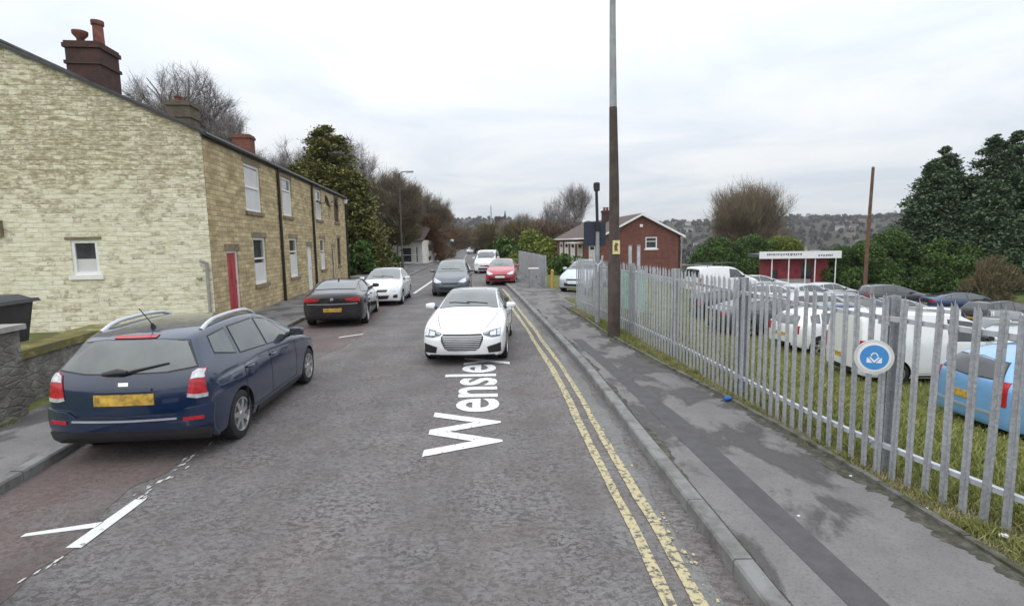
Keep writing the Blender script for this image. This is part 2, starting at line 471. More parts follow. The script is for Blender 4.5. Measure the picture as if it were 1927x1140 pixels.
t = NT('pavement_moss', .95, spec=.15); o = t.obj()
t.color(t.ramp(t.noise(o, 11, 7, .7), (.32, (.05, .047, .042)), (.5, (.085, .082, .064)), (.66, (.145, .142, .12)))); t.bump(t.noise(o, 60, 5), .7, .012); M['moss'] = t.m
rm1 = lambda y: rags(61, .03)(y) + rags(62, .03)(y * 4.3) + rags(63, .022)(y * 13.); rm2 = lambda y: rags(67, .02)(y) + rags(68, .02)(y * 5.)
strip('pavement_moss', lambda y: EDGE(y) - .10 + np.clip(rm1(y), -.10, .085), lambda y: EDGE(y) - .001, .1238, M['moss'], ys=np.arange(-6, 18.4, .025), n=1)
strip('kerb_moss', lambda y: KERB_R(y) + .150, lambda y: KERB_R(y) + .175 + np.clip(rm2(y), -.015, .09), .1238, M['moss'], ys=np.arange(-6, 18.4, .06), n=1)

# ------------------------------------------------------------------ painted markings
def road_paint(name, c, wear=.5, scale=7):
    t = NT(name, .7, spec=.3); o = t.gen()
    f = t.noise(o, scale, 8, .72)
    k = t.ramp(f, (wear - .04, 1.), (wear + .04, 0.))
    dirt = t.ramp(t.noise(o, 26, 5, .7), (.35, .0), (.8, .45))
    cc = t.mix(dirt, c, tuple(q * .55 for q in c))
    t.color(t.mix(k, cc, (.115, .108, .103))); t.bump(t.noise(o, 110, 3), .4, .005)
    return t.m
M['yellow'] = road_paint('yellow_line_paint', (.51, .44, .26), .465, 17)
M['white'] = road_paint('white_line_paint', (.72, .72, .70), .36)
M['white_worn'] = road_paint('white_line_worn', (.62, .61, .58), .40, 16)
M['white_text'] = road_paint('white_letter_paint', (.78, .78, .78), .40, 20)  # worn white for the added map overlay lettering
yl = np.arange(-8, 28.2, .15); r3 = rags(21, .006); r4 = rags(33, .006)
strip('yellow_line', lambda y: KERB_R(y) - .61 + .02 * S(y, 10, 28) + r3(y), lambda y: KERB_R(y) - .51 + r4(y), .008, M['yellow'], ys=yl, n=1)
strip('yellow_line', lambda y: KERB_R(y) - .40 + r4(y), lambda y: KERB_R(y) - .31 + r3(y), .0085, M['yellow'], ys=yl, n=1)
# yellow crumbs of an older line
rr = random.Random(4); b = MB()
for k in range(30):
    y = rr.choice([rr.gauss(3.9, .3), rr.gauss(4.4, .25), rr.uniform(3, 7)]); x = KERB_R(y) - .26 + rr.gauss(0, .03)
    n = 7; s_ = rr.uniform(.006, .024)
    b.add([(x + s_ * rr.uniform(.5, 1) * math.cos(6.28*i/n), y + 1.5 * s_ * rr.uniform(.5, 1) * math.sin(6.28*i/n), .0090 + k * .0001) for i in range(n)], [tuple(range(n))])
tag(b.build('old_yellow_line', M['yellow'], fix=False), None, None, None, 'structure')
def mark(name, poly, mat, z=.0085):
    b = MB(); b.add([(x, y, z) for x, y in poly], [tuple(range(len(poly)))]); return tag(b.build(name, mat, fix=False), None, None, None, 'structure')
mark('bay_line', [(-3.72, 4.18), (-3.59, 4.18), (-3.62, 5.02), (-3.73, 5.02)], M['white'])
mark('bay_tick', [(-4.26, 4.36), (-3.715, 4.50), (-3.715, 4.60), (-4.26, 4.42)], M['white'])
rr = random.Random(17); b = MB()
for k in range(64):          # what is left of the old bay line: loose flakes of paint
    y = rr.choice([rr.uniform(5.0, 6.3), rr.uniform(5.0, 7.5), rr.uniform(2.6, 4.0), rr.uniform(7, 26)]); s_ = rr.uniform(.008, .04) * (1 if y < 7.5 else .6); n = 9
    x = float(BAY(y)) + rr.gauss(0, .038); ph = rr.uniform(0, 6)
    b.add([(x + .55 * s_ * rr.uniform(.4, 1.1) * math.cos(6.283*i/n), y + 1.9 * s_ * rr.uniform(.4, 1.1) * math.sin(6.283*i/n), .0088 + k * .00004) for i in range(n)], [tuple(range(n))])
tag(b.build('bay_line_worn', M['white_worn'], fix=False), None, None, None, 'structure')
mark('bay_tick', [(-4.62, 14.0), (-4.1, 14.5), (-4.1, 14.62), (-4.62, 14.14)], M['white'])
strip('edge_line', lambda y: BAY(y) - .08, lambda y: BAY(y) + .07, .0085, M['white'], ys=np.arange(26.3, 36, .3), n=1)
for k in range(9):
    y0 = 44 + k * 9
    mid = lambda y: .5 * (KERB_L(y) + KERB_R(y))
    strip('centre_dash', lambda y: mid(y) - .07, lambda y: mid(y) + .07, .0085, M['white'], ys=np.arange(y0, y0 + 4.1, 1.), n=1)
# street name from the map overlay, added as lettering lying along the lane
cu = bpy.data.curves.new('lettering', 'FONT'); cu.body = 'Wensley'; cu.size = 1.22; cu.fill_mode = 'FRONT'; cu.extrude = 0.0; cu.resolution_u = 6; cu.offset = .022
to = bpy.data.objects.new('tmp', cu); col.objects.link(to); bpy.context.view_layer.update()
me = bpy.data.meshes.new_from_object(to.evaluated_get(bpy.context.evaluated_depsgraph_get()))
bpy.data.objects.remove(to)
xs = [v.co.x for v in me.vertices]; wid = max(xs) - min(xs)
for v in me.vertices:
    u = (v.co.x - min(xs)) / wid * 5.35; h = v.co.y * 1.07
    y = 5.95 + u + .38 * h * max(0, 1 - u / 1.2) * .0; x = -.155 - .05 * u - h
    v.co = (x, y + .0, .009)
me.materials.clear(); me.materials.append(M['white_text'])
lt = link('road_lettering', me); tag(lt, 'white word painted along the lane in front of the white saloon', 'road lettering')
# ------------------------------------------------------------------ stone terrace
def stone_wall(name, axes, cream):
    t = NT(name, .9, spec=.2); o = t.obj(); v = t.swz(o, axes)
    wob = t.n('ShaderNodeTexNoise'); t.L(v, wob.inputs['Vector']); wob.inputs['Scale'].default_value = 1.3; wob.inputs['Detail'].default_value = 3
    add = t.n('ShaderNodeVectorMath', operation='MULTIPLY_ADD'); t.L(wob.outputs['Color'], add.inputs[0])
    if cream:      # painted rubble: lumpy stones under thick old cream masonry paint, bare and dirty towards the top
        add.inputs[1].default_value = (.16, .085, 0); t.L(v, add.inputs[2])
        br = t.n('ShaderNodeTexBrick'); t.L(add.outputs[0], br.inputs['Vector']); br.offset = .37; br.squash = .7; br.squash_frequency = 3
        br.inputs['Scale'].default_value = 1.0; br.inputs['Brick Width'].default_value = .34; br.inputs['Row Height'].default_value = .135
        br.inputs['Mortar Size'].default_value = .014; br.inputs['Mortar Smooth'].default_value = .9; br.inputs['Bias'].default_value = 0
        br.inputs['Color1'].default_value = (0, 0, 0, 1); br.inputs['Color2'].default_value = (1, 1, 1, 1); br.inputs['Mortar'].default_value = (.45, .45, .45, 1)
        sc = t.n('ShaderNodeSeparateColor'); t.L(br.outputs['Color'], sc.inputs[0]); rnd = sc.outputs[0]; joint = br.outputs['Fac']
        und = t.noise(t.mapv(v, (3.2, 11, 1)), 1.0, 6, .65, .5)
        c = t.ramp(t.math('ADD', t.math('MULTIPLY', und, .8), t.math('MULTIPLY', rnd, .16)), (.26, (.40, .35, .22)), (.38, (.63, .585, .42)), (.49, (.79, .75, .59)), (.66, (.86, .83, .69)))
        sep = t.n('ShaderNodeSeparateXYZ'); t.L(v, sep.inputs[0])
        # old weathering: stones where the paint has gone, thicker above the ground floor
        up = t.ramp(t.math('DIVIDE', sep.outputs['Y'], 8.0), (.36, .0), (.60, .30))
        cl = t.noise(v, .9, 5, .6)
        bare = t.ramp(t.math('ADD', t.math('MULTIPLY', rnd, .55), t.math('ADD', up, cl)), (.965, 0.), (1.14, .72))
        bare = t.math('MULTIPLY', bare, t.ramp(t.noise(t.mapv(v, (7, 16, 1)), 1.0, 5, .65), (.40, .15), (.56, 1.)))
        c = t.mix(bare, c, t.mix(t.noise(v, 6, 5), (.17, .12, .065), (.38, .31, .18)))
        fl = t.noise(t.mapv(v, (2.6, 8.5, 1), (3, 1, 0)), 1.0, 5, .62, .5)
        c = t.mix(t.ramp(t.math('ADD', fl, t.math('MULTIPLY', up, .42)), (.625, 0.), (.72, .66)), c, (.30, .25, .145))
        c = t.mix(t.math('MULTIPLY', joint, t.ramp(t.noise(v, 2.2, 5), (.38, .0), (.72, .28))), c, (.40, .35, .23))
        c = t.mix(t.ramp(t.noise(v, .55, 5, .6), (.48, 0.), (.78, .3)), c, (.42, .40, .26))
        t.color(c)
        t.bump(t.math('ADD', t.math('MULTIPLY', joint, -.8), t.math('ADD', t.math('MULTIPLY', und, 1.4), t.math('MULTIPLY', rnd, .4))), .55, .028)
    else:          # coursed sandstone blocks
        add.inputs[1].default_value = (.05, .03, 0); t.L(v, add.inputs[2])
        br = t.n('ShaderNodeTexBrick'); t.L(add.outputs[0], br.inputs['Vector'])
        br.inputs['Scale'].default_value = 1.0; br.inputs['Brick Width'].default_value = .46; br.inputs['Row Height'].default_value = .155
        br.inputs['Mortar Size'].default_value = .011; br.inputs['Mortar Smooth'].default_value = .4; br.inputs['Bias'].default_value = -.1
        br.inputs['Color1'].default_value = (.46, .36, .20, 1); br.inputs['Color2'].default_value = (.66, .55, .335, 1); br.inputs['Mortar'].default_value = (.21, .165, .095, 1)
        c = br.outputs['Color']
        c = t.mix(t.ramp(t.noise(t.mapv(v, (1.0, 2.5, 1)), 1.2, 6, .65), (.42, 0.), (.66, .75)), c, (.19, .135, .075))
        c = t.mix(t.ramp(t.noise(v, 9, 5, .65), (.45, 0.), (.8, .55)), c, (.52, .44, .27))
        t.color(c); t.bump(t.math('ADD', br.outputs['Fac'], t.math('MULTIPLY', t.noise(v, 14, 4), -.6)), -.5, .03)
    return t.m
M['stone'] = stone_wall('sandstone_front', 'XZ0', False)
M['cream'] = stone_wall('cream_rubble', 'YZ0', True)
M['lintel'] = simple('stone_dressing', (.21, .165, .105), .9, var=.3, scale=3, bump=.3)
M['slate'] = simple('roof_slate', (.075, .075, .08), .7, var=.35, scale=4, bump=.3)
M['gutter_black'] = simple('black_gutter', (.022, .02, .02), .4, var=.3)
M['red_door'] = simple('red_door', (.38, .03, .04), .35, var=.25, scale=3)
M['white_door'] = simple('white_door', (.72, .71, .68), .45, var=.08)
M['brown_door'] = simple('brown_door', (.16, .09, .05), .45, var=.2)
M['cement'] = simple('cement', (.30, .29, .26), .9, var=.25, scale=5, bump=.3)
M['pot'] = simple('clay_pot', (.17, .065, .048), .85, var=.6, scale=4)
M['curtain'] = simple('net_curtain', (.60, .60, .59), .9, var=.07, scale=3)
def brick_mat(name, c1, c2, mortar, axes='XZ0', soot=.4, w=.225, h=.075):
    t = NT(name, .9, spec=.2); o = t.obj()
    nrm = t.n('ShaderNodeNewGeometry').outputs['Normal']
    sp = t.n('ShaderNodeSeparateXYZ'); t.L(o, sp.inputs[0])
    cb = t.n('ShaderNodeCombineXYZ'); t.L(t.math('ADD', sp.outputs['X'], sp.outputs['Y']), cb.inputs[0]); t.L(sp.outputs['Z'], cb.inputs[1])
    br = t.n('ShaderNodeTexBrick'); t.L(cb.outputs[0], br.inputs['Vector']); br.inputs['Scale'].default_value = 1
    br.inputs['Brick Width'].default_value = w; br.inputs['Row Height'].default_value = h; br.inputs['Mortar Size'].default_value = .008
    br.inputs['Color1'].default_value = (*c1, 1); br.inputs['Color2'].default_value = (*c2, 1); br.inputs['Mortar'].default_value = (*mortar, 1)
    c = t.mix(t.ramp(t.noise(o, 1.8, 6, .65), (.42, 0.), (.7, soot)), br.outputs['Color'], (.05, .042, .038))
    t.color(c); t.bump(br.outputs['Fac'], -.4, .01)
    return t.m
M['brick_sooty'] = brick_mat('sooty_brick', (.075, .038, .034), (.11, .052, .044), (.085, .07, .06), soot=.95)
M['brick_red'] = brick_mat('red_brick', (.155, .050, .038), (.21, .075, .055), (.17, .125, .10), soot=.5)
M['brick_dull'] = brick_mat('dull_red_brick', (.19, .06, .045), (.24, .085, .06), (.18, .13, .1), soot=.7)
M['brick_brown'] = brick_mat('brown_stone_chimney', (.12, .10, .075), (.17, .145, .105), (.10, .085, .065), soot=.6)

def wall_holes(b, u0, u1, z0, z1, holes, M_, reveal=.12, thick=.25):
    """front sheet with rectangular openings, in (u, z); M_(u, depth, z)->xyz"""
    us = sorted({u0, u1, *[h[0] for h in holes], *[h[1] for h in holes]})
    zs = sorted({z0, z1, *[h[2] for h in holes], *[h[3] for h in holes]})
    for i in range(len(us) - 1):
        for j in range(len(zs) - 1):
            uc, zc = (us[i] + us[i+1]) / 2, (zs[j] + zs[j+1]) / 2
            if any(h[0] < uc < h[1] and h[2] < zc < h[3] for h in holes): continue
            b.add([M_(us[i], 0, zs[j]), M_(us[i+1], 0, zs[j]), M_(us[i+1], 0, zs[j+1]), M_(us[i], 0, zs[j+1])], [(0, 1, 2, 3)])
    for (a, c, d, e) in holes:
        for (p, q) in (((a, d), (c, d)), ((c, d), (c, e)), ((c, e), (a, e)), ((a, e), (a, d))):
            b.add([M_(p[0], 0, p[1]), M_(q[0], 0, q[1]), M_(q[0], reveal, q[1]), M_(p[0], reveal, p[1])], [(0, 1, 2, 3)])

def make_window(parent, M_, a, c, d, e, dep=.1, rail=.5, curtain=0.0, frame='white_upvc', fw=.085, sill=True, lintel=True, name='window'):
    """window frame in the opening (a..c, d..e); panes are sub-parts, sill and lintel too"""
    b = MB()
    def bar(u0, u1, z0, z1, d0=dep - .05, d1=dep + .02):
        vs = [M_(u, w, z) for z in (z0, z1) for (u, w) in ((u0, d0), (u1, d0), (u1, d1), (u0, d1))]
        b.add(vs, [(0,1,5,4), (1,2,6,5), (2,3,7,6), (3,0,4,7), (4,5,6,7), (3,2,1,0)])
    bar(a, a + fw, d, e); bar(c - fw, c, d, e); bar(a + fw, c - fw, d, d + fw); bar(a + fw, c - fw, e - fw, e)
    zr = d + (e - d) * rail
    if rail: bar(a + fw, c - fw, zr - .03, zr + .03, dep - .045, dep + .015)
    fr = b.build(name, M[frame], parent)
    g = MB()
    spans = [(d + fw, zr - .03), (zr + .03, e - fw)] if rail else [(d + fw, e - fw)]
    for (z0, z1) in spans:
        g = MB(); g.add([M_(a + fw, dep, z0), M_(c - fw, dep, z0), M_(c - fw, dep, z1), M_(a + fw, dep, z1)], [(0,1,2,3)])
        g.build('pane', M['window_glass'], fr, fix=False)
    if curtain:
        g = MB(); z1 = d + fw + (e - d - 2 * fw) * curtain
        g.add([M_(a + fw, dep - .004, d + fw), M_(c - fw, dep - .004, d + fw), M_(c - fw, dep - .004, z1), M_(a + fw, dep - .004, z1)], [(0,1,2,3)])
        g.build('blind', M['curtain'], fr, fix=False)
    def block(nm, u0, u1, z0, z1, d0, d1, m):
        q = MB(); vs = [M_(u, w, z) for z in (z0, z1) for (u, w) in ((u0, d0), (u1, d0), (u1, d1), (u0, d1))]
        q.add(vs, [(0,1,5,4), (1,2,6,5), (2,3,7,6), (3,0,4,7), (4,5,6,7), (3,2,1,0)]); q.build(nm, m, fr)
    if sill: block('sill', a - .1, c + .1, d - .13, d - .002, -.07, dep, M['lintel'] if sill is True else M[sill])
    if lintel: block('lintel', a - .13, c + .13, e + .002, e + .19, -.012, .1, M['lintel'])
    return fr

def chimney(root, x, y, w, d, z0, z1, mat, pots, band=True):
    b = MB(); b.bx(x - w/2, x + w/2, y - d/2, y + d/2, z0, z1 - .22)
    if band: b.bx(x - w/2 - .05, x + w/2 + .05, y - d/2 - .05, y + d/2 + .05, z1 - .75, z1 - .64)
    b.bx(x - w/2 - .06, x + w/2 + .06, y - d/2 - .06, y + d/2 + .06, z1 - .22, z1 - .08)
    b.bx(x - w/2 - .02, x + w/2 + .02, y - d/2 - .02, y + d/2 + .02, z1 - .08, z1)
    ch = b.build('chimney', mat, root)
    for (dx, dy, h, r, kind) in pots:
        q = MB()
        if kind == 'bowl': q.lathe([(.0, 0), (r*.55, 0), (r*.6, h*.45), (r*1.15, h*.75), (r*1.2, h), (r*.8, h), (r*.7, h*.5), (0, h*.4)], 16, (x+dx, y+dy, z1))
        else: q.lathe([(0, 0), (r, 0), (r*.92, h*.8), (r*1.15, h*.84), (r*1.15, h), (r*.8, h), (r*.75, h*.5), (0, h*.4)], 16, (x+dx, y+dy, z1))
        q.build('chimney_pot', M['pot'], ch)
    return ch

TC = Vector((-8.9, 16.0, 0)); TRZ = math.atan2(.9924, -.1234)
EAVE, PITCHT, RIDGE_Y, DEPTH, BASE = 5.8, .45, 5.0, 9.6, -.1
RIDGE_Z = EAVE + PITCHT * RIDGE_Y
Mf = lambda u, w, z: (u, w, z)              # facade: u along, w inwards
Mg = lambda u, w, z: (w, u, z)              # gable: u inwards, w along
def terrace(u0, u1, label, wins, doors, first=False, last=False, chim=None, pipe=None, flip=False):
    loc = TC + Matrix.Rotation(TRZ, 3, 'Z') @ Vector((u0, 0, 0))
    root = empty('terraced_house', loc, TRZ, label, 'house', 'stone terraced houses in one row')
    L = u1 - u0
    holes = [(a, c, d, e) for (a, c, d, e, *_) in wins] + [(a, c, d, e) for (a, c, d, e, *_) in doors]
    b = MB(); wall_holes(b, 0, L, BASE, EAVE - .02, holes, Mf)
    b.build('front_wall', M['stone'], root, fix=False)
    b = MB(); b.bx(.0, L, DEPTH - .25, DEPTH, BASE, EAVE - .02); b.build('rear_wall', M['stone'], root)
    def gable(x, holes=(), mat=M['cream'], nm='gable_wall', sgn=1):
        b = MB(); Mx = lambda u, w, z: (x + sgn * w, u, z)
        wall_holes(b, 0, DEPTH, BASE, EAVE, list(holes), Mx)
        b.add([(x, 0, EAVE), (x, DEPTH, EAVE), (x, RIDGE_Y, RIDGE_Z - .03)], [(0, 1, 2)])
        b.build(nm, mat, root, fix=False); return Mx
    if first:
        hw = (3.06, 3.77, 1.71, 2.71)
        Mx = gable(-.02, [hw])
        make_window(root, Mx, *hw, dep=.08, rail=0, curtain=.45, fw=.085, sill='white_upvc', lintel=False)
        q = MB(); q.bx(-.14, -.021, 5.45, 5.9, 2.85, 3.3); q.build('vent_box', M['lintel'], root)
        q = MB(); q.tube([(-.08, .12, -.05), (-.08, .12, 2.0), (-.08, .3, 2.06)], .045, 8); q.bx(-.12, -.03, .3, .42, 1.5, 1.56); q.build('drain_pipe', M['cement'], root)
        q = MB(); q.bx(-.05, -.021, 2.94, 3.9, 2.73, 2.80); q.build('drip_rail', M['lintel'], root)
    else: gable(0.0, mat=M['stone'], nm='party_wall')
    if last: gable(L, mat=M['stone'], nm='end_wall', sgn=-1)
    # roof
    x0, x1 = (-.1 if first else 0), (L + .1 if last else L)
    b = MB(); th = .05
    for (ya, za, yb, zb) in ((-.16, EAVE - .16 * PITCHT, RIDGE_Y, RIDGE_Z), (RIDGE_Y, RIDGE_Z, DEPTH + .16, EAVE - .16 * PITCHT)):
        vs = [(x0, ya, za), (x1, ya, za), (x1, yb, zb), (x0, yb, zb)]; vs += [(x, y, z + th) for x, y, z in vs]
        b.add(vs, [(3,2,1,0), (4,5,6,7), (0,1,5,4), (1,2,6,5), (2,3,7,6), (3,0,4,7)])
    b.tube([(x0, RIDGE_Y, RIDGE_Z + .06), (x1, RIDGE_Y, RIDGE_Z + .06)], .09, 8)
    rf = b.build('roof', M['slate'], root)
    if first:
        q = MB(); q.prism([(-.16, EAVE - .14), (RIDGE_Y, RIDGE_Z - .06), (DEPTH + .16, EAVE - .14), (DEPTH + .16, EAVE - .07), (RIDGE_Y, RIDGE_Z + .01), (-.16, EAVE - .07)][:6], lambda a, c, h: (h, a, c), -.125, -.03)
        q.build('verge_board', M['gutter_black'], rf)
    if chim: chimney(root, *chim)
    b = MB(); b.tube([(x0, -.12, EAVE - .10), (x1, -.12, EAVE - .10)], .062, 8); b.bx(x0, x1, -.05, -.003, EAVE - .2, EAVE - .03); b.build('gutter', M['gutter_black'], root)
    if pipe is not None:
        b = MB(); b.tube([(pipe, -.12, EAVE - .15), (pipe, -.07, EAVE - .4), (pipe, -.07, .0)], .058, 8)
        for z in (.6, 2.4, 4.2): b.bx(pipe - .07, pipe + .07, -.1, -.002, z, z + .04)
        b.build('drain_pipe', M['gutter_black'], root)
    for (a, c, d, e, rail, cur, mat) in wins: make_window(root, Mf, a, c, d, e, rail=rail, curtain=cur, frame=mat)
    for (a, c, d, e, m, side) in doors:
        b = MB(); f = .07
        for (p, q_, r, s_) in ((a, a+f, d, e), (c-f, c, d, e), (a+f, c-f, e-f, e)):
            b.bx(p, q_, .05, .12, r, s_)
        fr = b.build('door_frame', M['white_upvc'], root)
        b = MB(); b.bx(a+f, c-f, .085, .13, d, e-f)
        for (px, pz0, pz1) in ((.25, .15, .75), (.25, .95, 1.75)):
            w_ = (c - a - 2*f)
            b.bx(a+f+w_*.12, a+f+w_*.46, .075, .086, d+pz0, d+pz1); b.bx(a+f+w_*.54, a+f+w_*.88, .075, .086, d+pz0, d+pz1)
        dr = b.build('door', M[m], root)
        b = MB(); hx = (c-f-.1 if side > 0 else a+f+.1); b.bx(hx-.02, hx+.02, .04, .086, d+1.0, d+1.16); b.build('handle', M['chrome'], dr)
        b = MB(); b.bx(a-.13, c+.13, -.012, .1, e+.002, e+.22); b.build('lintel', M['lintel'], fr)
        b = MB(); b.bx(a-.1, c+.1, -.3, .12, BASE, d-.003); b.build('doorstep', M['cement'], fr)
    return root
W = 'white_upvc'
terrace(0, 7.0, 'stone end house with cream painted gable, small square gable window and red front door',
        [(3.2, 4.85, 3.70, 5.38, .52, .97, W), (3.65, 5.0, 1.05, 2.77, .55, .45, W)], [(1.15, 2.1, .2, 2.32, 'red_door', 1)], first=True, pipe=6.95,
        chim=(4.2, 5.05, 1.15, 1.05, 6.9, 9.42, M['brick_sooty'], [(-.2, .22, .42, .2, 'bowl'), (.0, -.25, .85, .17, 'pot')]))
terrace(7.0, 12.85, 'stone house second from the cream gable with white door beside a drainpipe',
        [(.65, 2.1, 3.75, 5.42, .68, .66, W), (1.25, 2.55, 1.02, 2.78, .66, .6, W)], [(4.35, 5.3, .2, 2.4, 'white_door', 1)], pipe=5.8,
        chim=(3.7, 5.05, 1.0, 1.0, 6.9, 9.15, M['brick_brown'], [(.1, .2, .3, .17, 'pot')]))
terrace(12.85, 18.35, 'stone house third from the cream gable, with a satellite dish across its upper window',
        [(.95, 2.35, 3.85, 5.5, .68, .6, W), (1.5, 2.65, 1.08, 2.8, .6, .55, W)], [(4.5, 5.4, .2, 2.3, 'brown_door', 1)],
        )
terrace(18.35, 22.6, 'stone house at the far end of the terrace with two narrow dark windows',
        [(.4, 1.9, 3.9, 5.55, 0, .0, 'brown_door'), (.8, 1.9, 1.1, 2.9, 0, .0, 'brown_door')], [], last=True, pipe=4.2, chim=(.05, 5.05, .9, 1.0, 6.9, 9.15, M['brick_dull'], [], False))
TR = Matrix.Translation(TC) @ Matrix.Rotation(TRZ, 4, 'Z')
def on_terrace(u, w, z): return TR @ Vector((u, w, z))
def dish(u, z, label, mat):
    root = empty('satellite_dish', on_terrace(u, -.02, z), TRZ, label, 'satellite dish', 'satellite dishes on the terrace front')
    b = MB(); Mx = Matrix.Rotation(R(75), 3, 'X') @ Matrix.Rotation(R(25), 3, 'Y')
    prof = [(0.001, 0), (.12, .01), (.22, .035), (.31, .075), (.32, .07), (.22, .02), (.001, -.012)]
    q = MB(); q.lathe(prof, 24); b.add([Mx @ Vector(v) + Vector((0, -.32, 0)) for v in q.v], q.f, True)
    d = b.build('reflector', mat, root)
    b = MB(); b.tube([(0, 0, -.1), (0, -.25, -.12), (0, -.30, -.02)], .02, 6); b.bx(-.06, .06, -.02, .01, -.18, 0); b.build('bracket', M['gutter_black'], root)
    b = MB(); b.tube([(0, -.3, -.25), (.1, -.62, -.05)], .012, 6); b.box((.1, -.64, -.04), (.06, .09, .06)); b.build('receiver_arm', M['gutter_black'], root)
dish(14.75, 4.9, 'dark grey round satellite dish fixed in front of an upper window of the terrace', simple('dish_grey', (.05, .05, .05), .5))
dish(17.3, 4.9, 'dark blue satellite dish on the stone wall near the far end of the terrace', simple('dish_blue', (.03, .05, .11), .4))
b = MB(); b.box((0, 0, 0), (.16, .2, .28)); b.tube([(-.08, 0, -.1), (.0, .15, -.1)], .02, 6)
o = b.build('alarm_box', M['white_upvc']); o.location = on_terrace(22.35, -.12, 5.45); o.rotation_euler = (0, 0, TRZ)
tag(o, 'small white box fixed high on the far end of the stone terrace', 'alarm box')
# television aerial on the third chimney
root = empty('television_aerial', on_terrace(18.6, 4.9, 9.12), TRZ, 'thin television aerial on a pole above the red brick chimney', 'aerial')
b = MB(); b.tube([(0, 0, 0), (0, 0, 1.15)], .02, 6); b.build('mast', M['silver_trim'], root)
b = MB(); b.tube([(-.5, 0, 1.1), (.5, 0, 1.1)], .012, 6)
for k in range(6): b.tube([(-.45 + k * .17, -.18, 1.1), (-.45 + k * .17, .18, 1.1)], .008, 5)
b.build('antenna', M['silver_trim'], root)

# ------------------------------------------------------------------ front garden wall, pier and bin at the left edge
t = NT('rubble_stone', .92, spec=.2); o = t.obj()
d = t.vor(t.mapv(o, (4.5, 4.5, 9)), 1., 'DISTANCE_TO_EDGE', 1.0)
c = t.ramp(t.noise(o, 3.2, 6, .65), (.3, (.10, .092, .082)), (.5, (.17, .158, .142)), (.68, (.29, .28, .255)))
c = t.mix(t.ramp(d, (0., .35), (.07, 0.)), c, (.12, .11, .085)); c = t.mix(t.ramp(t.noise(o, 14, 6, .7), (.5, 0.), (.7, .5)), c, (.09, .09, .065)); t.color(c); t.bump(t.math('ADD', t.ramp(d, (0., 0.), (.12, .6)), t.noise(o, 12, 5, .6)), .5, .035); M['rubble'] = t.m
t = NT('mossy_coping', .95, spec=.1); o = t.obj()
c = t.ramp(t.noise(o, 3.0, 7, .68), (.34, (.13, .12, .09)), (.46, (.15, .135, .055)), (.58, (.22, .20, .08)), (.68, (.36, .345, .27)))
t.color(c); t.bump(t.noise(o, 30, 5), .8, .03); M['moss_coping'] = t.m
root = empty('garden_wall', (0, 0, 0), 0, 'low rubble stone garden wall with mossy coping below the cream gable', 'garden wall')
pts = [(-7.42, 7.5), (-8.0, 10.9)]
b = MB(); c_ = MB()
for (p, q) in zip(pts[:-1], pts[1:]):
    p, q = Vector((*p, 0)), Vector((*q, 0)); dd = (q - p).normalized(); nn = Vector((-dd.y, dd.x, 0))
    for (mb, w0, w1, z0, z1) in ((b, 0, .45, -.1, .80), (c_, -.05, .55, .80, .93)):
        mb.prism([tuple((p + nn * w0)[:2]), tuple((q + nn * w0)[:2]), tuple((q + nn * w1)[:2]), tuple((p + nn * w1)[:2])], lambda a, c, h: (a, c, h), z0, z1)
b.build('wall', M['rubble'], root); c_.build('coping', M['moss_coping'], root)
root = empty('gate_pier', (-7.2, 7.2, .05), R(6), 'square rubble stone gate pier with pale cap at the left edge', 'gate pier')
b = MB(); b.box((-.1, 0, .64), (.72, .55, 1.30)); b.build('shaft', M['rubble'], root)
b = MB(); b.box((-.1, 0, 1.33), (.84, .66, .075)); b.build('cap', M['cement'], root)
M['bin'] = simple('bin_plastic', (.03, .032, .034), .5, var=.3)
root = empty('wheelie_bin', (-9.1, 8.75, .10), R(8), 'dark grey lidded bin seen above the stone gate pier', 'bin')
b = MB()
def frus(b, x0, y0, z0, x1, y1, z1):
    b.add([(-x0, -y0, z0), (x0, -y0, z0), (x0, y0, z0), (-x0, y0, z0), (-x1, -y1, z1), (x1, -y1, z1), (x1, y1, z1), (-x1, y1, z1)], [(3,2,1,0), (4,5,6,7), (0,1,5,4), (1,2,6,5), (2,3,7,6), (3,0,4,7)])
frus(b, .56, .45, .15, .74, .58, 1.46); b.build('body', M['bin'], root)
b = MB(); frus(b, .82, .66, 1.46, .80, .63, 1.52); frus(b, .74, .56, 1.52, .62, .44, 1.60); b.build('lid', M['bin'], root)
b = MB(); b.box((.70, -.5, 1.22), (.16, .12, .22)); b.build('handle', M['silver_trim'], root)
for sx in (-1, 1):
    for sy in (-1, 1):
        b = MB(); b.lathe([(0, -.025), (.08, -.025), (.08, .025), (0, .025)], 14, (sx * .42, sy * .36, .08), 'X'); b.build('wheel', M['rubber'], root)
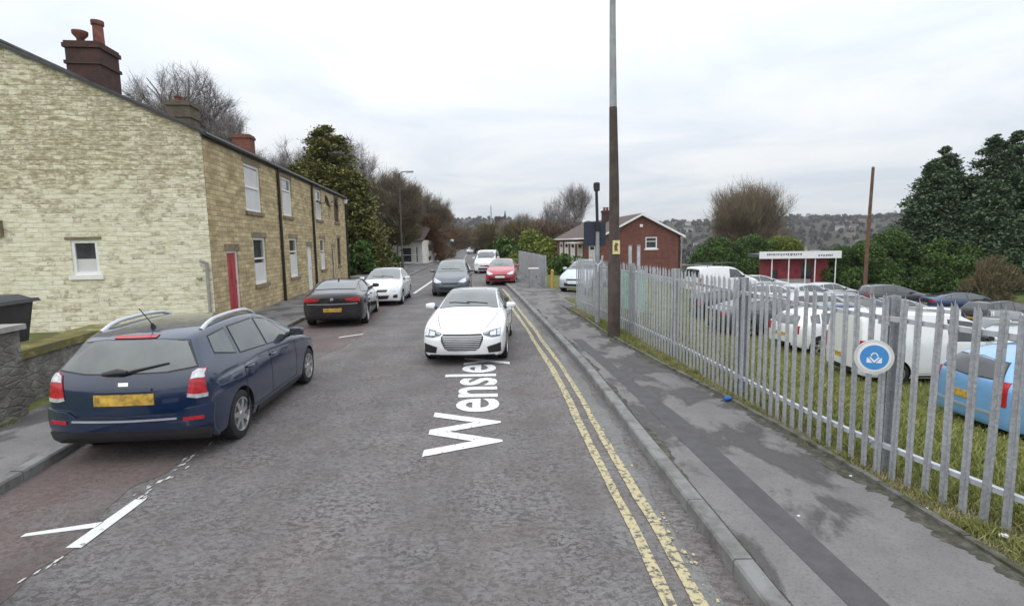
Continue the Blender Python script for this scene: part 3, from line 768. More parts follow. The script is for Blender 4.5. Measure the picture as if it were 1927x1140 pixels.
# ------------------------------------------------------------------ vehicles
CAR_MATS = ['paint', 'arch']
def body_mesh(stations, bulge_f, bulge_r, axles, wr, level=2, crown=.03, creases=True):
    """closed shell lofted through cross sections (front to rear), subdivided, wheel arches cut"""
    bm = bmesh.new()
    rings = []
    for (yl, yb, yt, zb, zbelt, ztop, wl, wb, wt) in stations:
        ym = .5 * (yl + yb); c = crown
        zm = zb + (zbelt - zb) * .66
        half = [(0, yl, zb), (wl * .55, yl, zb), (wl * .93, yl, zb), (wl * .985, yl, zb + .13), (wl, ym, zm), (wb, yb, zbelt),
                (wt, yt, ztop), (wt * .6, yt, ztop + c * .8), (0, yt, ztop + c)]
        ring = [bm.verts.new(p) for p in half]
        ring += [bm.verts.new((-p[0], p[1], p[2])) for p in reversed(half[1:-1])]
        rings.append(ring)
    n = len(rings[0])
    cl = bm.edges.layers.float.new('crease_edge')
    for a, b in zip(rings[:-1], rings[1:]):
        for k in range(n):
            bm.faces.new((a[k], a[(k+1) % n], b[(k+1) % n], b[k]))
    # half indices: 0 b0,1 b1,2 p1,3 p2,4 p3,5 p4,6 p5,7 t1,8 t0 ; mirrored 9.. = t1',p5',p4',p3',p2',p1',b1'
    mir = {0: 0, 8: 8, 7: 9, 6: 10, 5: 11, 4: 12, 3: 13, 2: 14, 1: 15}
    for ring, st, bulge, sgn in ((rings[0], stations[0], bulge_f, 1), (rings[-1], stations[-1], bulge_r, -1)):
        rows = []
        rows.append([ring[mir[2]], ring[mir[1]], ring[0], ring[1], ring[2]])
        for j, (r_) in enumerate((3, 4, 5)):
            pR = ring[r_].co; bl = bulge[j]
            mk = lambda f, k: bm.verts.new((pR.x * f, pR.y + sgn * bl * k, pR.z))
            rows.append([ring[mir[r_]], mk(-.6, .75), mk(0, 1), mk(.6, .75), ring[r_]])
        rows.append([ring[mir[6]], ring[mir[7]], ring[8], ring[7], ring[6]])
        # push the bottom and top rows out as well, so that the end bows in plan
        for k, f in ((1, .75), (2, 1), (3, .75)):
            rows[0][k].co.y += sgn * bulge[0] * f * .6
            rows[4][k].co.y += sgn * bulge[3] * f
        for a, b in zip(rows[:-1], rows[1:]):
            for k in range(4):
                f = (a[k], a[k+1], b[k+1], b[k])
                bm.faces.new(f if sgn > 0 else tuple(reversed(f)))
        if creases:
            for a in rows[0], rows[4]:
                for k in range(4):
                    e = bm.edges.get((a[k], a[k+1]));
                    if e: e[cl] = .45
            for k in range(4):
                for c_ in (0, 4):
                    e = bm.edges.get((rows[k][c_], rows[k+1][c_]))
                    if e: e[cl] = .35
    for a, b in zip(rings[:-1], rings[1:]):       # shoulder line and sill a little crisper
        for k in (5, mir[5]):
            e = bm.edges.get((a[k], b[k]));  e[cl] = .35
        for k in (6, mir[6]):
            e = bm.edges.get((a[k], b[k]));  e[cl] = .45
        for k in (2, mir[2]):
            e = bm.edges.get((a[k], b[k]));  e[cl] = .6
    bmesh.ops.recalc_face_normals(bm, faces=bm.faces[:])
    for f in bm.faces: f.smooth = True
    me = bpy.data.meshes.new('body'); bm.to_mesh(me); bm.free()
    me.materials.append(M['black_trim']); me.materials.append(M['arch'])
    ob = bpy.data.objects.new('tmp_body', me); col.objects.link(ob)
    s = ob.modifiers.new('s', 'SUBSURF'); s.levels = level; s.render_levels = level
    cb = MB()
    for ay in axles:
        for sx in (-1, 1):
            cb.lathe([(0, 0), (wr, 0), (wr, .42), (0, .42)], 28, (0, 0, 0), 'X', smooth=False)
            nn = 28 * 4
            for i in range(len(cb.v) - nn, len(cb.v)):
                v = cb.v[i]; cb.v[i] = (sx * (.62 + v[0]), ay + v[1], v[2] + wr - .045)
    cut = cb.build('tmp_cut', M['arch'])
    # weld the poles of the cutters
    bmc = bmesh.new(); bmc.from_mesh(cut.data); bmesh.ops.remove_doubles(bmc, verts=bmc.verts[:], dist=1e-5)
    bmesh.ops.dissolve_degenerate(bmc, edges=bmc.edges[:], dist=1e-6); bmesh.ops.recalc_face_normals(bmc, faces=bmc.faces[:]); bmc.to_mesh(cut.data); bmc.free()
    bo = ob.modifiers.new('b', 'BOOLEAN'); bo.object = cut; bo.operation = 'DIFFERENCE'; bo.solver = 'EXACT'; bo.material_mode = 'TRANSFER'
    bpy.context.view_layer.update()
    dg = bpy.context.evaluated_depsgraph_get()
    full = bpy.data.meshes.new_from_object(ob.evaluated_get(dg), depsgraph=dg)
    bo.show_viewport = False; bo.show_render = False
    bpy.context.view_layer.update(); dg = bpy.context.evaluated_depsgraph_get()
    plain = bpy.data.meshes.new_from_object(ob.evaluated_get(dg), depsgraph=dg)
    bp = bmesh.new(); bp.from_mesh(plain); bvh = BVHTree.FromBMesh(bp); bp.free()
    bpy.data.objects.remove(ob); bpy.data.objects.remove(cut); bpy.data.meshes.remove(plain)
    bm = bmesh.new(); bm.from_mesh(full)
    for e in bm.edges:
        if len(e.link_faces) == 2 and e.calc_face_angle(0) > R(38): e.smooth = False
    bm.to_mesh(full); bm.free()
    return full, bvh

DIRS = {'front': Vector((0, -1, 0)), 'rear': Vector((0, 1, 0)), 'left': Vector((1, 0, 0)), 'right': Vector((-1, 0, 0)), 'top': Vector((0, 0, -1))}
def hit(bvh, side, a, z):
    d = DIRS[side]
    o = Vector((a, -d.y * 6, z)) if side in ('front', 'rear') else (Vector((-d.x * 4, a, z)) if side != 'top' else Vector((a, z, 5)))
    p = bvh.ray_cast(o, d)
    if p[0] is None:          # a ray can slip exactly between two faces: try again a hair to the side
        e_ = Vector((d.y, d.x, 0)) if side != 'top' else Vector((1, 0, 0))
        for k in (3e-4, -3e-4, 9e-4, -9e-4):
            p = bvh.ray_cast(o + e_ * k + Vector((0, 0, k * .7)), d)
            if p[0] is not None: break
    if p[0] is None and side in ('front', 'rear', 'left', 'right'):      # outside the silhouette: slide in to its edge
        for k in range(1, 40):
            kz = z - .005 * k; ka = a * (1 - .004 * k) if side in ('front', 'rear') else a
            o2 = Vector((ka, o.y, kz)) if side in ('front', 'rear') else Vector((o.x, ka, kz))
            p = bvh.ray_cast(o2, d)
            if p[0] is not None: break
    if p[0] is None:
        g = Vector((a, -d.y * 2.3, z)) if side in ('front', 'rear') else (Vector((-d.x * .9, a, z)) if side != 'top' else Vector((a, z, 1.5)))
        q = bvh.find_nearest(g); return q[0], q[1]
    return p[0], p[1]
def resample(pl, n):
    pl = [Vector((p[0], p[1])) for p in pl]
    ds = [0]
    for a, b in zip(pl[:-1], pl[1:]): ds.append(ds[-1] + (b - a).length)
    out = []
    for i in range(n + 1):
        t = ds[-1] * i / n
        for k in range(len(pl) - 1):
            if t <= ds[k+1] + 1e-9:
                f = (t - ds[k]) / max(ds[k+1] - ds[k], 1e-9); out.append(pl[k].lerp(pl[k+1], f)); break
    return out
def patch(bvh, side, top, bot, off=.006, n=14, m=6, mb=None, ymax=None):
    """a panel laid on the shell: outline given by a top and a bottom polyline in (a, z)"""
    d = DIRS[side]; T, B = resample(top, n), resample(bot, n); P = []
    for i in range(n + 1):
        for j in range(m + 1):
            q = T[i].lerp(B[i], j / m); p, nr = hit(bvh, side, q.x, q.y); zq = q.y
            while ymax is not None and p.y > ymax and zq < q.y + .3:      # the ray met the bonnet: climb to the glass
                zq += .004; p, nr = hit(bvh, side, q.x, zq)
            if nr.dot(d) > 0: nr = -nr
            P.append(p + (nr * .6 - d * .4).normalized() * off)
    mb = mb or MB(); idx = lambda i, j: i * (m + 1) + j
    fs = [(idx(i, j), idx(i, j+1), idx(i+1, j+1), idx(i+1, j)) for i in range(n) for j in range(m)]
    mb.add(P, fs, True)
    rim = [idx(i, 0) for i in range(n + 1)] + [idx(n, j) for j in range(1, m + 1)] + [idx(i, m) for i in range(n - 1, -1, -1)] + [idx(0, j) for j in range(m - 1, 0, -1)]
    k = len(rim); vs = [P[r] for r in rim] + [P[r] + d * .03 for r in rim]
    mb.add(vs, [(q, (q+1) % k, k + (q+1) % k, k + q) for q in range(k)], False)
    return mb
def mx(pl): return [(-a, z) for a, z in pl]

def wheel(root, x, y, r, w, side, rim_mat, spokes=5, cap=True):
    b = MB(); hw = w / 2
    b.lathe([(r*.62, -hw*.9), (r*.90, -hw), (r*.97, -hw*.86), (r, -hw*.55), (r, hw*.55), (r*.97, hw*.86), (r*.90, hw), (r*.68, hw*.92), (r*.62, hw*.6)], 40, (x, y, r), 'X')
    t_ = b.build('wheel', M['rubber'], root)
    b = MB(); s = side; rr = r * .69
    f = lambda h: s * h
    b.lathe([(rr, f(hw*.80)), (rr*.99, f(hw*.98)), (rr*.92, f(hw*.95)), (rr*.88, f(hw*.3)), (rr*.86, f(-hw*.5))], 40, (x, y, r), 'X')
    b.lathe([(0.001, f(hw*.95)), (rr*.17, f(hw*.93)), (rr*.25, f(hw*.7)), (rr*.25, f(hw*.2))], 20, (x, y, r), 'X')
    for k in range(spokes):
        a = 2 * math.pi * k / spokes + .3
        u = Vector((0, math.cos(a), math.sin(a))); v = Vector((0, -math.sin(a), math.cos(a))); c = Vector((x, y, r)); o = Vector((s, 0, 0))
        w0, w1 = rr * .17, rr * (.20 if spokes <= 5 else .13)
        vs = [c + u*rr*.15 - v*w0 + o*hw*.86, c + u*rr*.15 + v*w0 + o*hw*.86, c + u*rr*.93 + v*w1 + o*hw*.9, c + u*rr*.93 - v*w1 + o*hw*.9]
        vs += [p - o * hw * .35 for p in vs]
        b.add(vs, [(0,1,2,3), (7,6,5,4), (0,4,5,1), (1,5,6,2), (2,6,7,3), (3,7,4,0)])
    rm = b.build('rim', rim_mat, t_)
    b = MB(); b.lathe([(0.001, f(hw*.05)), (rr*.87, f(hw*.05))], 24, (x, y, r), 'X'); b.build('brake_disc', M['arch'], t_)

def mirror(root, bvh, y, z, side, mat, w=.2):
    sx = 1 if side == 'right' else -1
    p, _ = hit(bvh, side, y, z)
    bm = bmesh.new(); bmesh.ops.create_cube(bm, size=1.0)
    for v in bm.verts:
        f = .78 if v.co.x * sx > 0 else 1.0
        v.co = Vector((v.co.x * w * 1.1, v.co.y * .17 * f, v.co.z * .155 * f))
        if v.co.y > 0: v.co.x *= .85; v.co.z *= .75
    bmesh.ops.subdivide_edges(bm, edges=bm.edges[:], cuts=2, use_grid_fill=True)
    for v in bm.verts:
        l = Vector((v.co.x / (w*.55), v.co.y / .085, v.co.z / .078)); k = max(abs(l.x), abs(l.y), abs(l.z))
        if l.length > 1e-6: v.co = v.co.lerp(v.co * (k / l.length) * 1.18, .65)
        v.co += Vector((p.x + sx * (w * .5 + .05), y, z + .06))
    for f in bm.faces: f.smooth = True
    me = bpy.data.meshes.new('mirror'); bm.to_mesh(me); bm.free(); me.materials.append(mat)
    o = link('mirror', me, root)
    b = MB(); b.tube([p + Vector((-sx * .03, 0, .0)), p + Vector((sx * .10, -.0, .045))], [.045, .028], 8)
    b.build('mirror_arm', M['black_trim'], o)
    b = MB(); b.box(p + Vector((sx * (w*.5 + .05), -.083, .06)), (w * .82, .006, .105)); b.build('mirror_glass', M['glass'], o)

ST = {}
ST['saloon'] = [(2.20,2.18,2.06,.21,.60,.70,.80,.78,.62),(2.0,1.98,1.92,.18,.69,.775,.89,.86,.70),(1.45,1.45,1.45,.17,.83,.88,.92,.885,.73),
 (.95,.95,1.02,.17,.90,.955,.915,.875,.75),(.42,.40,.20,.17,.93,1.30,.905,.865,.585),(-.4,-.4,-.4,.17,.95,1.36,.915,.87,.59),
 (-1.05,-1.1,-1.15,.17,.97,1.325,.92,.88,.575),(-1.6,-1.7,-1.95,.19,.98,1.075,.92,.865,.66),(-2.02,-2.05,-2.12,.21,.965,1.05,.90,.84,.67),(-2.22,-2.26,-2.25,.27,.94,1.0,.83,.79,.63)]
ST['mpv'] = [(2.02,2.0,1.9,.22,.68,.78,.76,.74,.6),(1.84,1.82,1.78,.18,.78,.87,.85,.82,.66),(1.36,1.36,1.4,.17,.90,.985,.885,.85,.70),
 (1.0,1.0,1.14,.17,.96,1.05,.88,.845,.72),(.38,.36,.14,.17,.98,1.51,.88,.845,.60),(-.5,-.5,-.5,.17,1.0,1.585,.885,.85,.615),
 (-1.35,-1.35,-1.35,.18,1.02,1.555,.885,.845,.605),(-1.92,-1.9,-1.74,.24,1.04,1.49,.865,.82,.58),(-2.08,-2.06,-1.84,.31,1.05,1.43,.82,.795,.545)]
ST['hatch'] = [(1.96,1.94,1.84,.22,.62,.72,.76,.74,.58),(1.78,1.76,1.72,.18,.72,.81,.84,.81,.66),(1.28,1.28,1.3,.17,.84,.91,.875,.84,.70),
 (.85,.85,.95,.17,.90,.97,.87,.835,.72),(.30,.28,.06,.17,.92,1.35,.87,.835,.575),(-.5,-.5,-.5,.17,.95,1.415,.875,.84,.59),
 (-1.2,-1.2,-1.2,.18,.98,1.38,.88,.835,.575),(-1.8,-1.78,-1.62,.24,.99,1.30,.86,.81,.55),(-1.98,-1.95,-1.74,.31,.98,1.24,.81,.78,.52)]
ST['van'] = [(2.05,2.03,1.95,.24,.80,.92,.80,.78,.64),(1.88,1.86,1.82,.2,.90,1.0,.87,.84,.70),(1.42,1.42,1.44,.19,1.02,1.09,.89,.87,.74),
 (1.12,1.12,1.18,.19,1.06,1.13,.89,.87,.76),(.62,.6,.45,.19,1.08,1.72,.89,.87,.72),(-.2,-.2,-.2,.19,1.1,1.80,.895,.885,.74),
 (-1.3,-1.3,-1.3,.19,1.1,1.80,.895,.885,.74),(-2.0,-2.0,-1.98,.22,1.1,1.77,.89,.88,.73),(-2.16,-2.16,-2.12,.28,1.1,1.72,.86,.86,.70)]
def scaled(st, sy, sx, sz): return [(a*sy, b*sy, c*sy, d, e*sz, f*sz, g*sx, h*sx, i*sx) for a,b,c,d,e,f,g,h,i in st]
def KSC(kind): return {'tall': (1, 1, 1.13), 'small': (.88, .92, 1), 'wide': (1.0, 1.075, .955), 'trim': (.97, .955, .98)}.get(kind.split('+')[-1], (1.0, 1.0, 1.0))
BODYCACHE = {}
def make_body(kind, lv):
    key = (kind, lv)
    if key not in BODYCACHE:
        base = kind.split('+')[0]
        st = ST[base]
        st = scaled(st, *KSC(kind))
        ax = {'saloon': (1.43, -1.38), 'mpv': (1.38, -1.36), 'hatch': (1.28, -1.28), 'van': (1.40, -1.32)}[base]
        ax = tuple(a * KSC(kind)[0] for a in ax)
        bf = {'saloon': (.16, .15, .14, .12), 'mpv': (.15, .14, .13, .1), 'hatch': (.15, .14, .13, .1), 'van': (.1, .1, .1, .09)}[base]
        br = {'saloon': (.12, .12, .10, .08), 'mpv': (.12, .11, .09, .10), 'hatch': (.12, .11, .1, .1), 'van': (.04, .04, .04, .04)}[base]
        wr = {'saloon': .365, 'mpv': .36, 'hatch': .35, 'van': .36}[base]
        me, bvh = body_mesh(st, bf, br, ax, wr, lv)
        BODYCACHE[key] = (me, bvh, st, ax, wr - .045)
    return BODYCACHE[key]

def win_poly(kind, st):
    """side glass outlines (y, z): list of (name, top polyline, bottom polyline)"""
    base = kind.split('+')[0]; k, sxx, sz = KSC(kind)
    if base == 'saloon':
        W_ = [('side_window', [(.52, .985), (.12, 1.24), (-.36, 1.292)], [(.52, .965), (-.36, .985)]), ('side_window', [(-.43, 1.293), (-1.0, 1.27), (-1.22, 1.23)], [(-.43, .987), (-1.30, 1.005)]),
              ('quarter_window', [(-1.27, 1.215), (-1.60, 1.085)], [(-1.35, 1.01), (-1.66, 1.045)])]
    elif base == 'mpv':
        W_ = [('side_window', [(.62, 1.06), (.12, 1.40), (-.30, 1.475)], [(.62, 1.035), (-.30, 1.08)]), ('side_window', [(-.38, 1.482), (-1.10, 1.475)], [(-.38, 1.085), (-1.14, 1.135)]),
              ('quarter_window', [(-1.21, 1.47), (-1.58, 1.43)], [(-1.25, 1.15), (-1.66, 1.24)])]
    elif base == 'hatch':
        W_ = [('side_window', [(.44, .985), (.02, 1.26), (-.40, 1.33)], [(.44, .955), (-.40, .98)]), ('side_window', [(-.47, 1.333), (-1.08, 1.30)], [(-.47, .983), (-1.18, 1.03)]),
              ('quarter_window', [(-1.18, 1.29), (-1.46, 1.235)], [(-1.26, 1.045), (-1.52, 1.09)])]
    else:
        W_ = [('side_window', [(.88, 1.16), (.50, 1.56), (-.10, 1.64)], [(.88, 1.13), (-.10, 1.14)])]
    return [(n, [(y*k, z*sz) for y, z in t_], [(y*k, z*sz) for y, z in b_]) for n, t_, b_ in W_]

def car(kind, loc, az, pmat, label, cat='car', group=None, level=2, glassm='glass', detail=1, plate_front='plate_w', rails=False, spokes=5, name='parked_car', rim='alloy', van_windows=False, front=None, rear=None, side_extra=None, tilt=(0, 0)):
    me, bvh, st, ax, wr = make_body(kind, level)
    root = empty(name, loc, -R(az), label, cat, group)
    root.rotation_euler = (R(tilt[0]), R(tilt[1]), -R(az))
    base = kind.split('+')[0]; k, sxx, sz = KSC(kind)
    bmesh_ = me.copy()
    for i, s_ in enumerate(bmesh_.materials):
        if s_ == M['black_trim']: bmesh_.materials[i] = pmat
    link('body', bmesh_, root)
    zs = lambda pl: [(a * sxx, z * sz) for a, z in pl]
    P = lambda nm, side, top, bot, mat, off=.006, n=14, m=6, par=root, ymax=None: patch(bvh, side, top, bot, off, n, m, None, ymax).build(nm, M[mat] if isinstance(mat, str) else mat, par, fix=False)
    nn, mm = (20, 8) if detail >= 2 else (10, 4)
    # glass
    for side in ('left', 'right'):
        for (nm, t_, b_) in win_poly(kind, st):
            gl = P(nm, side, t_, b_, glassm, .008, nn, mm)
            grow = lambda pl, dz: [(y + (.018 if i == 0 else (-.018 if i == len(pl) - 1 else 0)), z + dz) for i, (y, z) in enumerate(pl)]
            P('window_seal', side, grow(t_, .016), grow(b_, -.016), 'black_trim', .003, nn, mm, gl)
    ws = {'saloon': ([(-.60, 1.325), (-.3, 1.355), (.3, 1.355), (.60, 1.325)], [(-.735, 1.02), (-.35, 1.06), (.35, 1.06), (.735, 1.02)]),
          'mpv': ([(-.60, 1.50), (-.3, 1.535), (.3, 1.535), (.60, 1.50)], [(-.72, 1.085), (-.35, 1.115), (.35, 1.115), (.72, 1.085)]),
          'hatch': ([(-.58, 1.345), (-.3, 1.375), (.3, 1.375), (.58, 1.345)], [(-.70, 1.0), (-.35, 1.03), (.35, 1.03), (.70, 1.0)]),
          'van': ([(-.69, 1.66), (-.35, 1.70), (.35, 1.70), (.69, 1.66)], [(-.77, 1.17), (-.35, 1.19), (.35, 1.19), (.77, 1.17)])}[base]
    yw = st[3][2] - .015
    g = P('windscreen', 'front', zs(ws[0]), zs(ws[1]), glassm, .008, nn, mm, root, yw)
    o_ = .022
    P('window_seal', 'front', zs([(a * 1.03, z + o_ * .6) for a, z in ws[0]]), zs([(a * 1.03, z - .006) for a, z in ws[1]]), 'black_trim', .003, nn, mm, g, yw + .03)
    B_ = resample(zs(ws[1]), 20); T_ = resample(zs(ws[0]), 20)
    for i0, i1 in ((4, 11), (10, 17)):
        q = MB(); ps = []
        for i in range(i0, i1 + 1):
            w_ = B_[i].lerp(T_[i], .16 + .10 * (i - i0) / (i1 - i0)); p, nr = hit(bvh, 'front', w_.x, w_.y); ps.append(p + nr * .014)
        q.tube(ps, .008, 5); q.build('wiper', M['black_trim'], g)
    rw = {'saloon': ([(-.57, 1.315), (0, 1.345), (.57, 1.315)], [(-.63, 1.125), (0, 1.14), (.63, 1.125)]),
          'mpv': ([(-.535, 1.425), (-.3, 1.455), (.3, 1.455), (.535, 1.425)], [(-.69, 1.15), (-.4, 1.105), (.4, 1.105), (.69, 1.15)]),
          'hatch': ([(-.50, 1.25), (0, 1.28), (.50, 1.25)], [(-.64, 1.02), (0, .99), (.64, 1.02)]), 'van': None}[base]
    if van_windows: rw = ([(-.62, 1.62), (0, 1.64), (.62, 1.62)], [(-.66, 1.2), (0, 1.2), (.66, 1.2)])
    if rw:
        g = P('rear_window', 'rear', zs(rw[0]), zs(rw[1]), glassm, .008, nn, mm)
        P('window_seal', 'rear', zs([(a * 1.035, z + .014) for a, z in rw[0]]), zs([(a * 1.035, z - .016) for a, z in rw[1]]), 'black_trim', .003, nn, mm, g)
    # wheels
    rw_ = .035
    xw = {'saloon': .80, 'mpv': .765, 'hatch': .755, 'van': .775}[base] * sxx
    for ay in ax:
        for sx in (-1, 1): wheel(root, sx * xw, ay, wr - .0, .205, sx, M[rim] if isinstance(rim, str) else rim, spokes)
    zb = {'saloon': .985, 'mpv': 1.05, 'hatch': .97, 'van': 1.15}[base] * sz
    for side in ('left', 'right'): mirror(root, bvh, {'saloon': .55, 'mpv': .62, 'hatch': .46, 'van': .86}[base] * k, zb, side, pmat)
    # front end
    F = front or {}
    hl = F.get('headlight', {'saloon': ([(.44, .655), (.62, .70), (.80, .715)], [(.42, .625), (.62, .575), (.80, .60)]), 'mpv': ([(.42, .70), (.6, .80), (.72, .86)], [(.40, .66), (.6, .62), (.74, .68)]),
          'hatch': ([(.42, .66), (.6, .74), (.74, .79)], [(.40, .62), (.6, .575), (.75, .63)]), 'van': ([(.46, .86), (.62, .94), (.76, .97)], [(.46, .70), (.62, .67), (.78, .72)])}[base])
    for f in (lambda p: p, mx):
        h_ = P('headlight', 'front', zs(f(hl[0])), zs(f(hl[1])), F.get('hl_mat', 'clear_lens'), .010, 10, 5)
        if detail >= 2:
            for (t_, b_) in F.get('hl_parts', []): P('lamp_unit', 'front', zs(f(t_)), zs(f(b_)), 'clear_lens', .016, 6, 3, h_)
    for (nm, t_, b_, mt, of) in F.get('patches', [('grille', [(-.38, .63), (.38, .63)], [(-.36, .56), (.36, .56)], 'black_trim', .006), ('lower_grille', [(-.5, .44), (.5, .44)], [(-.46, .30), (.46, .30)], 'black_trim', .006)]):
        P(nm, 'front', zs(t_), zs(b_), mt, of, 12, 4)
    if plate_front: P('number_plate', 'front', [(-.26, .52), (.26, .52)], [(-.26, .41), (.26, .41)], plate_front, .014, 4, 2)
    # rear end
    Rr = rear or {}
    tl = Rr.get('taillight', {'saloon': ([(.40, .90), (.62, .925), (.80, .93)], [(.40, .82), (.62, .80), (.80, .80)]), 'mpv': ([(.62, 1.03), (.78, 1.05)], [(.58, .72), (.80, .72)]),
          'hatch': ([(.60, .96), (.76, .97)], [(.58, .72), (.78, .72)]), 'van': ([(.76, 1.15), (.85, 1.15)], [(.76, .75), (.85, .75)])}[base])
    for f in (lambda p: p, mx): P('taillight', 'rear', zs(f(tl[0])), zs(f(tl[1])), 'red_lens', .010, 8, 6)
    pl_ = Rr.get('plate', ([(-.26, .70), (.26, .70)], [(-.26, .59), (.26, .59)])); P('number_plate', 'rear', zs(pl_[0]), zs(pl_[1]), 'plate_y', .012, 4, 2)
    for (nm, t_, b_, mt, of) in Rr.get('patches', [('bumper_insert', [(-.5, .40), (.5, .40)], [(-.46, .28), (.46, .28)], 'black_trim', .006)]):
        P(nm, 'rear', zs(t_), zs(b_), mt, of, 14, 4)
    if detail >= 2:
        hood = {'saloon': ((.48, 2.05), (.60, 1.6), (.69, 1.12)), 'mpv': ((.46, 1.85), (.58, 1.5), (.67, 1.2)), 'hatch': ((.46, 1.8), (.58, 1.4), (.66, 1.02)), 'van': ((.5, 1.9), (.6, 1.5), (.7, 1.25))}[base]
        b = MB()
        for s_ in (-1, 1):
            patch(bvh, 'top', [(s_ * (x - .005) * sxx, y * k) for x, y in hood], [(s_ * (x + .005) * sxx, y * k) for x, y in hood], .002, 14, 1, b)
        b.build('bonnet_seam', M['arch'], root, fix=False)
    # side seams, handles, sill
    seams = {'saloon': (.62, -.40, -1.28), 'mpv': (.72, -.34, -1.18), 'hatch': (.55, -.44, -1.18), 'van': (.78, -.16, -1.15)}[base]
    for side in ('left', 'right'):
        b = MB()
        for y in seams:
            zt = (zb - .06)
            patch(bvh, side, [(y * k + .004, zt), (y * k - .004, zt)], [(y * k + .004, .32), (y * k - .004, .32)], .0025, 1, 8, b)
        patch(bvh, side, [(seams[0] * k, .325), (seams[2] * k, .325)], [(seams[0] * k, .317), (seams[2] * k, .317)], .0025, 12, 1, b)
        b.build('door_seam', M['arch'], root, fix=False)
        P('sill_trim', side, [(.85 * k, .27), (-.85 * k, .27)], [(.85 * k, .19), (-.85 * k, .19)], 'black_trim', .012, 10, 2)
        for y in (seams[1] + .10, seams[2] + .14) if base != 'van' else (seams[1] + .1,):
            p, _ = hit(bvh, side, y * k, zb - .13); sx = 1 if side == 'right' else -1
            b = MB(); b.tube([p + Vector((sx * .01, -.09, 0)), p + Vector((sx * .035, -.06, .004)), p + Vector((sx * .035, .06, .004)), p + Vector((sx * .01, .09, 0))], .016, 6); b.build('door_handle', pmat, root)
        if side_extra:
            for (nm, t_, b_, mt, of) in side_extra: P(nm, side, t_, b_, mt, of, 14, 4)
    if rails:
        for sx in (-1, 1):
            b = MB(); ys = np.linspace(.05, -1.55, 11); ps = []
            for i, y in enumerate(ys):
                p, _ = hit(bvh, 'top', sx * .585, float(y)); e = math.sin(math.pi * i / 10); ps.append(p + Vector((0, 0, -.012 + .062 * min(1, e * 2.2))))
            b.tube(ps, [.02] + [.027] * 9 + [.03], 8); b.build('roof_rail', M['silver_trim'], root)
    return root, bvh
# ------------------------------------------------------------------ cars on the street
PW = paint('white_paint', (.80, .81, .82), 0, .25)
PN = paint('navy_paint', (.0025, .016, .055), 0, .2, (.03, .032, .04))
PB = paint('black_paint', (.016, .015, .017), .2, .25)
PG = paint('slate_grey_paint', (.10, .115, .135), .5, .3)
PR = paint('red_paint', (.42, .022, .04), .1, .25)
PLB = paint('light_blue_paint', (.19, .40, .72), .15, .28)
PS = paint('silver_paint', (.46, .48, .50), .6, .3)
PDG = paint('dark_grey_paint', (.07, .072, .078), .4, .3)
PDB = paint('dark_blue_paint', (.03, .06, .13), .4, .3)
ROOTS = {}
# white saloon coming towards the camera
fr = dict(headlight=([(.43, .660), (.60, .705), (.80, .735)], [(.45, .630), (.62, .585), (.79, .60)]), hl_mat='dark_lens',
          hl_parts=[([(.58, .675), (.70, .705)], [(.58, .62), (.70, .615)]), ([(.72, .715), (.79, .728)], [(.72, .62), (.785, .618)]), ([(.46, .650), (.56, .682)], [(.46, .640), (.56, .665)])],
          patches=[('grille', [(-.45, .60), (-.40, .655), (.40, .655), (.45, .60)], [(-.44, .54), (-.33, .335), (.33, .335), (.44, .54)], 'black_trim', .010),
                   ('grille_surround', [(-.465, .60), (-.41, .668), (.41, .668), (.465, .60)], [(-.455, .54), (-.34, .325), (.34, .325), (.455, .54)], 'chrome', .006),
                   ('lower_intake', [(.52, .40), (.80, .475)], [(.55, .275), (.80, .285)], 'black_trim', .008),
                   ('lower_intake', [(-.80, .475), (-.52, .40)], [(-.80, .285), (-.55, .275)], 'black_trim', .008),
                   ('front_splitter', [(-.78, .245), (.78, .245)], [(-.74, .205), (.74, .205)], 'black_trim', .010)] +
                  [('grille_bar', [(-.42 + i * .012, z), (.42 - i * .012, z)], [(-.42 + i * .012, z - .012), (.42 - i * .012, z - .012)], 'silver_trim', .016) for i, z in enumerate((.615, .58, .545, .51, .475, .44, .405, .37))])
rt, bv = car('saloon+trim', (-.93, 12.72, 0), 182.0, PW, 'white saloon driving towards the camera in the middle of the road', level=3, glassm='glass_grey', detail=2, plate_front=None, front=fr, name='saloon_car', spokes=5)
# navy people carrier parked on the left, seen from behind
re_ = dict(taillight=([(.655, 1.09), (.71, 1.125), (.765, 1.11)], [(.615, .81), (.70, .79), (.80, .80)]),
           plate=([(-.30, .865), (.30, .865)], [(-.30, .735), (.30, .735)]),
           patches=[('tailgate_seam', [(-.655, .62), (.655, .62)], [(-.655, .610), (.655, .610)], 'arch', .003),
                    ('bumper', [(-.83, .70), (-.58, .665), (-.53, .60), (.53, .60), (.58, .665), (.83, .70)], [(-.80, .27), (0, .24), (.80, .27)], PN, .040),
                    ('bumper_strip', [(-.52, .575), (0, .57), (.52, .575)], [(-.52, .555), (0, .55), (.52, .555)], 'silver_trim', .050),
                    ('lower_bumper', [(-.80, .43), (0, .45), (.80, .43)], [(-.76, .24), (0, .22), (.76, .24)], 'black_trim', .046),
                    ('reflector', [(.58, .57), (.76, .575)], [(.58, .53), (.76, .535)], 'red_lens', .050),
                    ('reflector', [(-.76, .575), (-.58, .57)], [(-.76, .535), (-.58, .53)], 'red_lens', .050),
                    ('high_brake_light', [(-.22, 1.497), (.22, 1.497)], [(-.22, 1.475), (.22, 1.475)], 'red_lens', .014),
                    ('badge', [(-.05, 1.00), (.05, 1.00)], [(-.05, .96), (.05, .96)], 'chrome', .010),
                    ('tailgate_handle', [(-.28, .925), (.28, .925)], [(-.28, .895), (.28, .895)], PN, .022)])
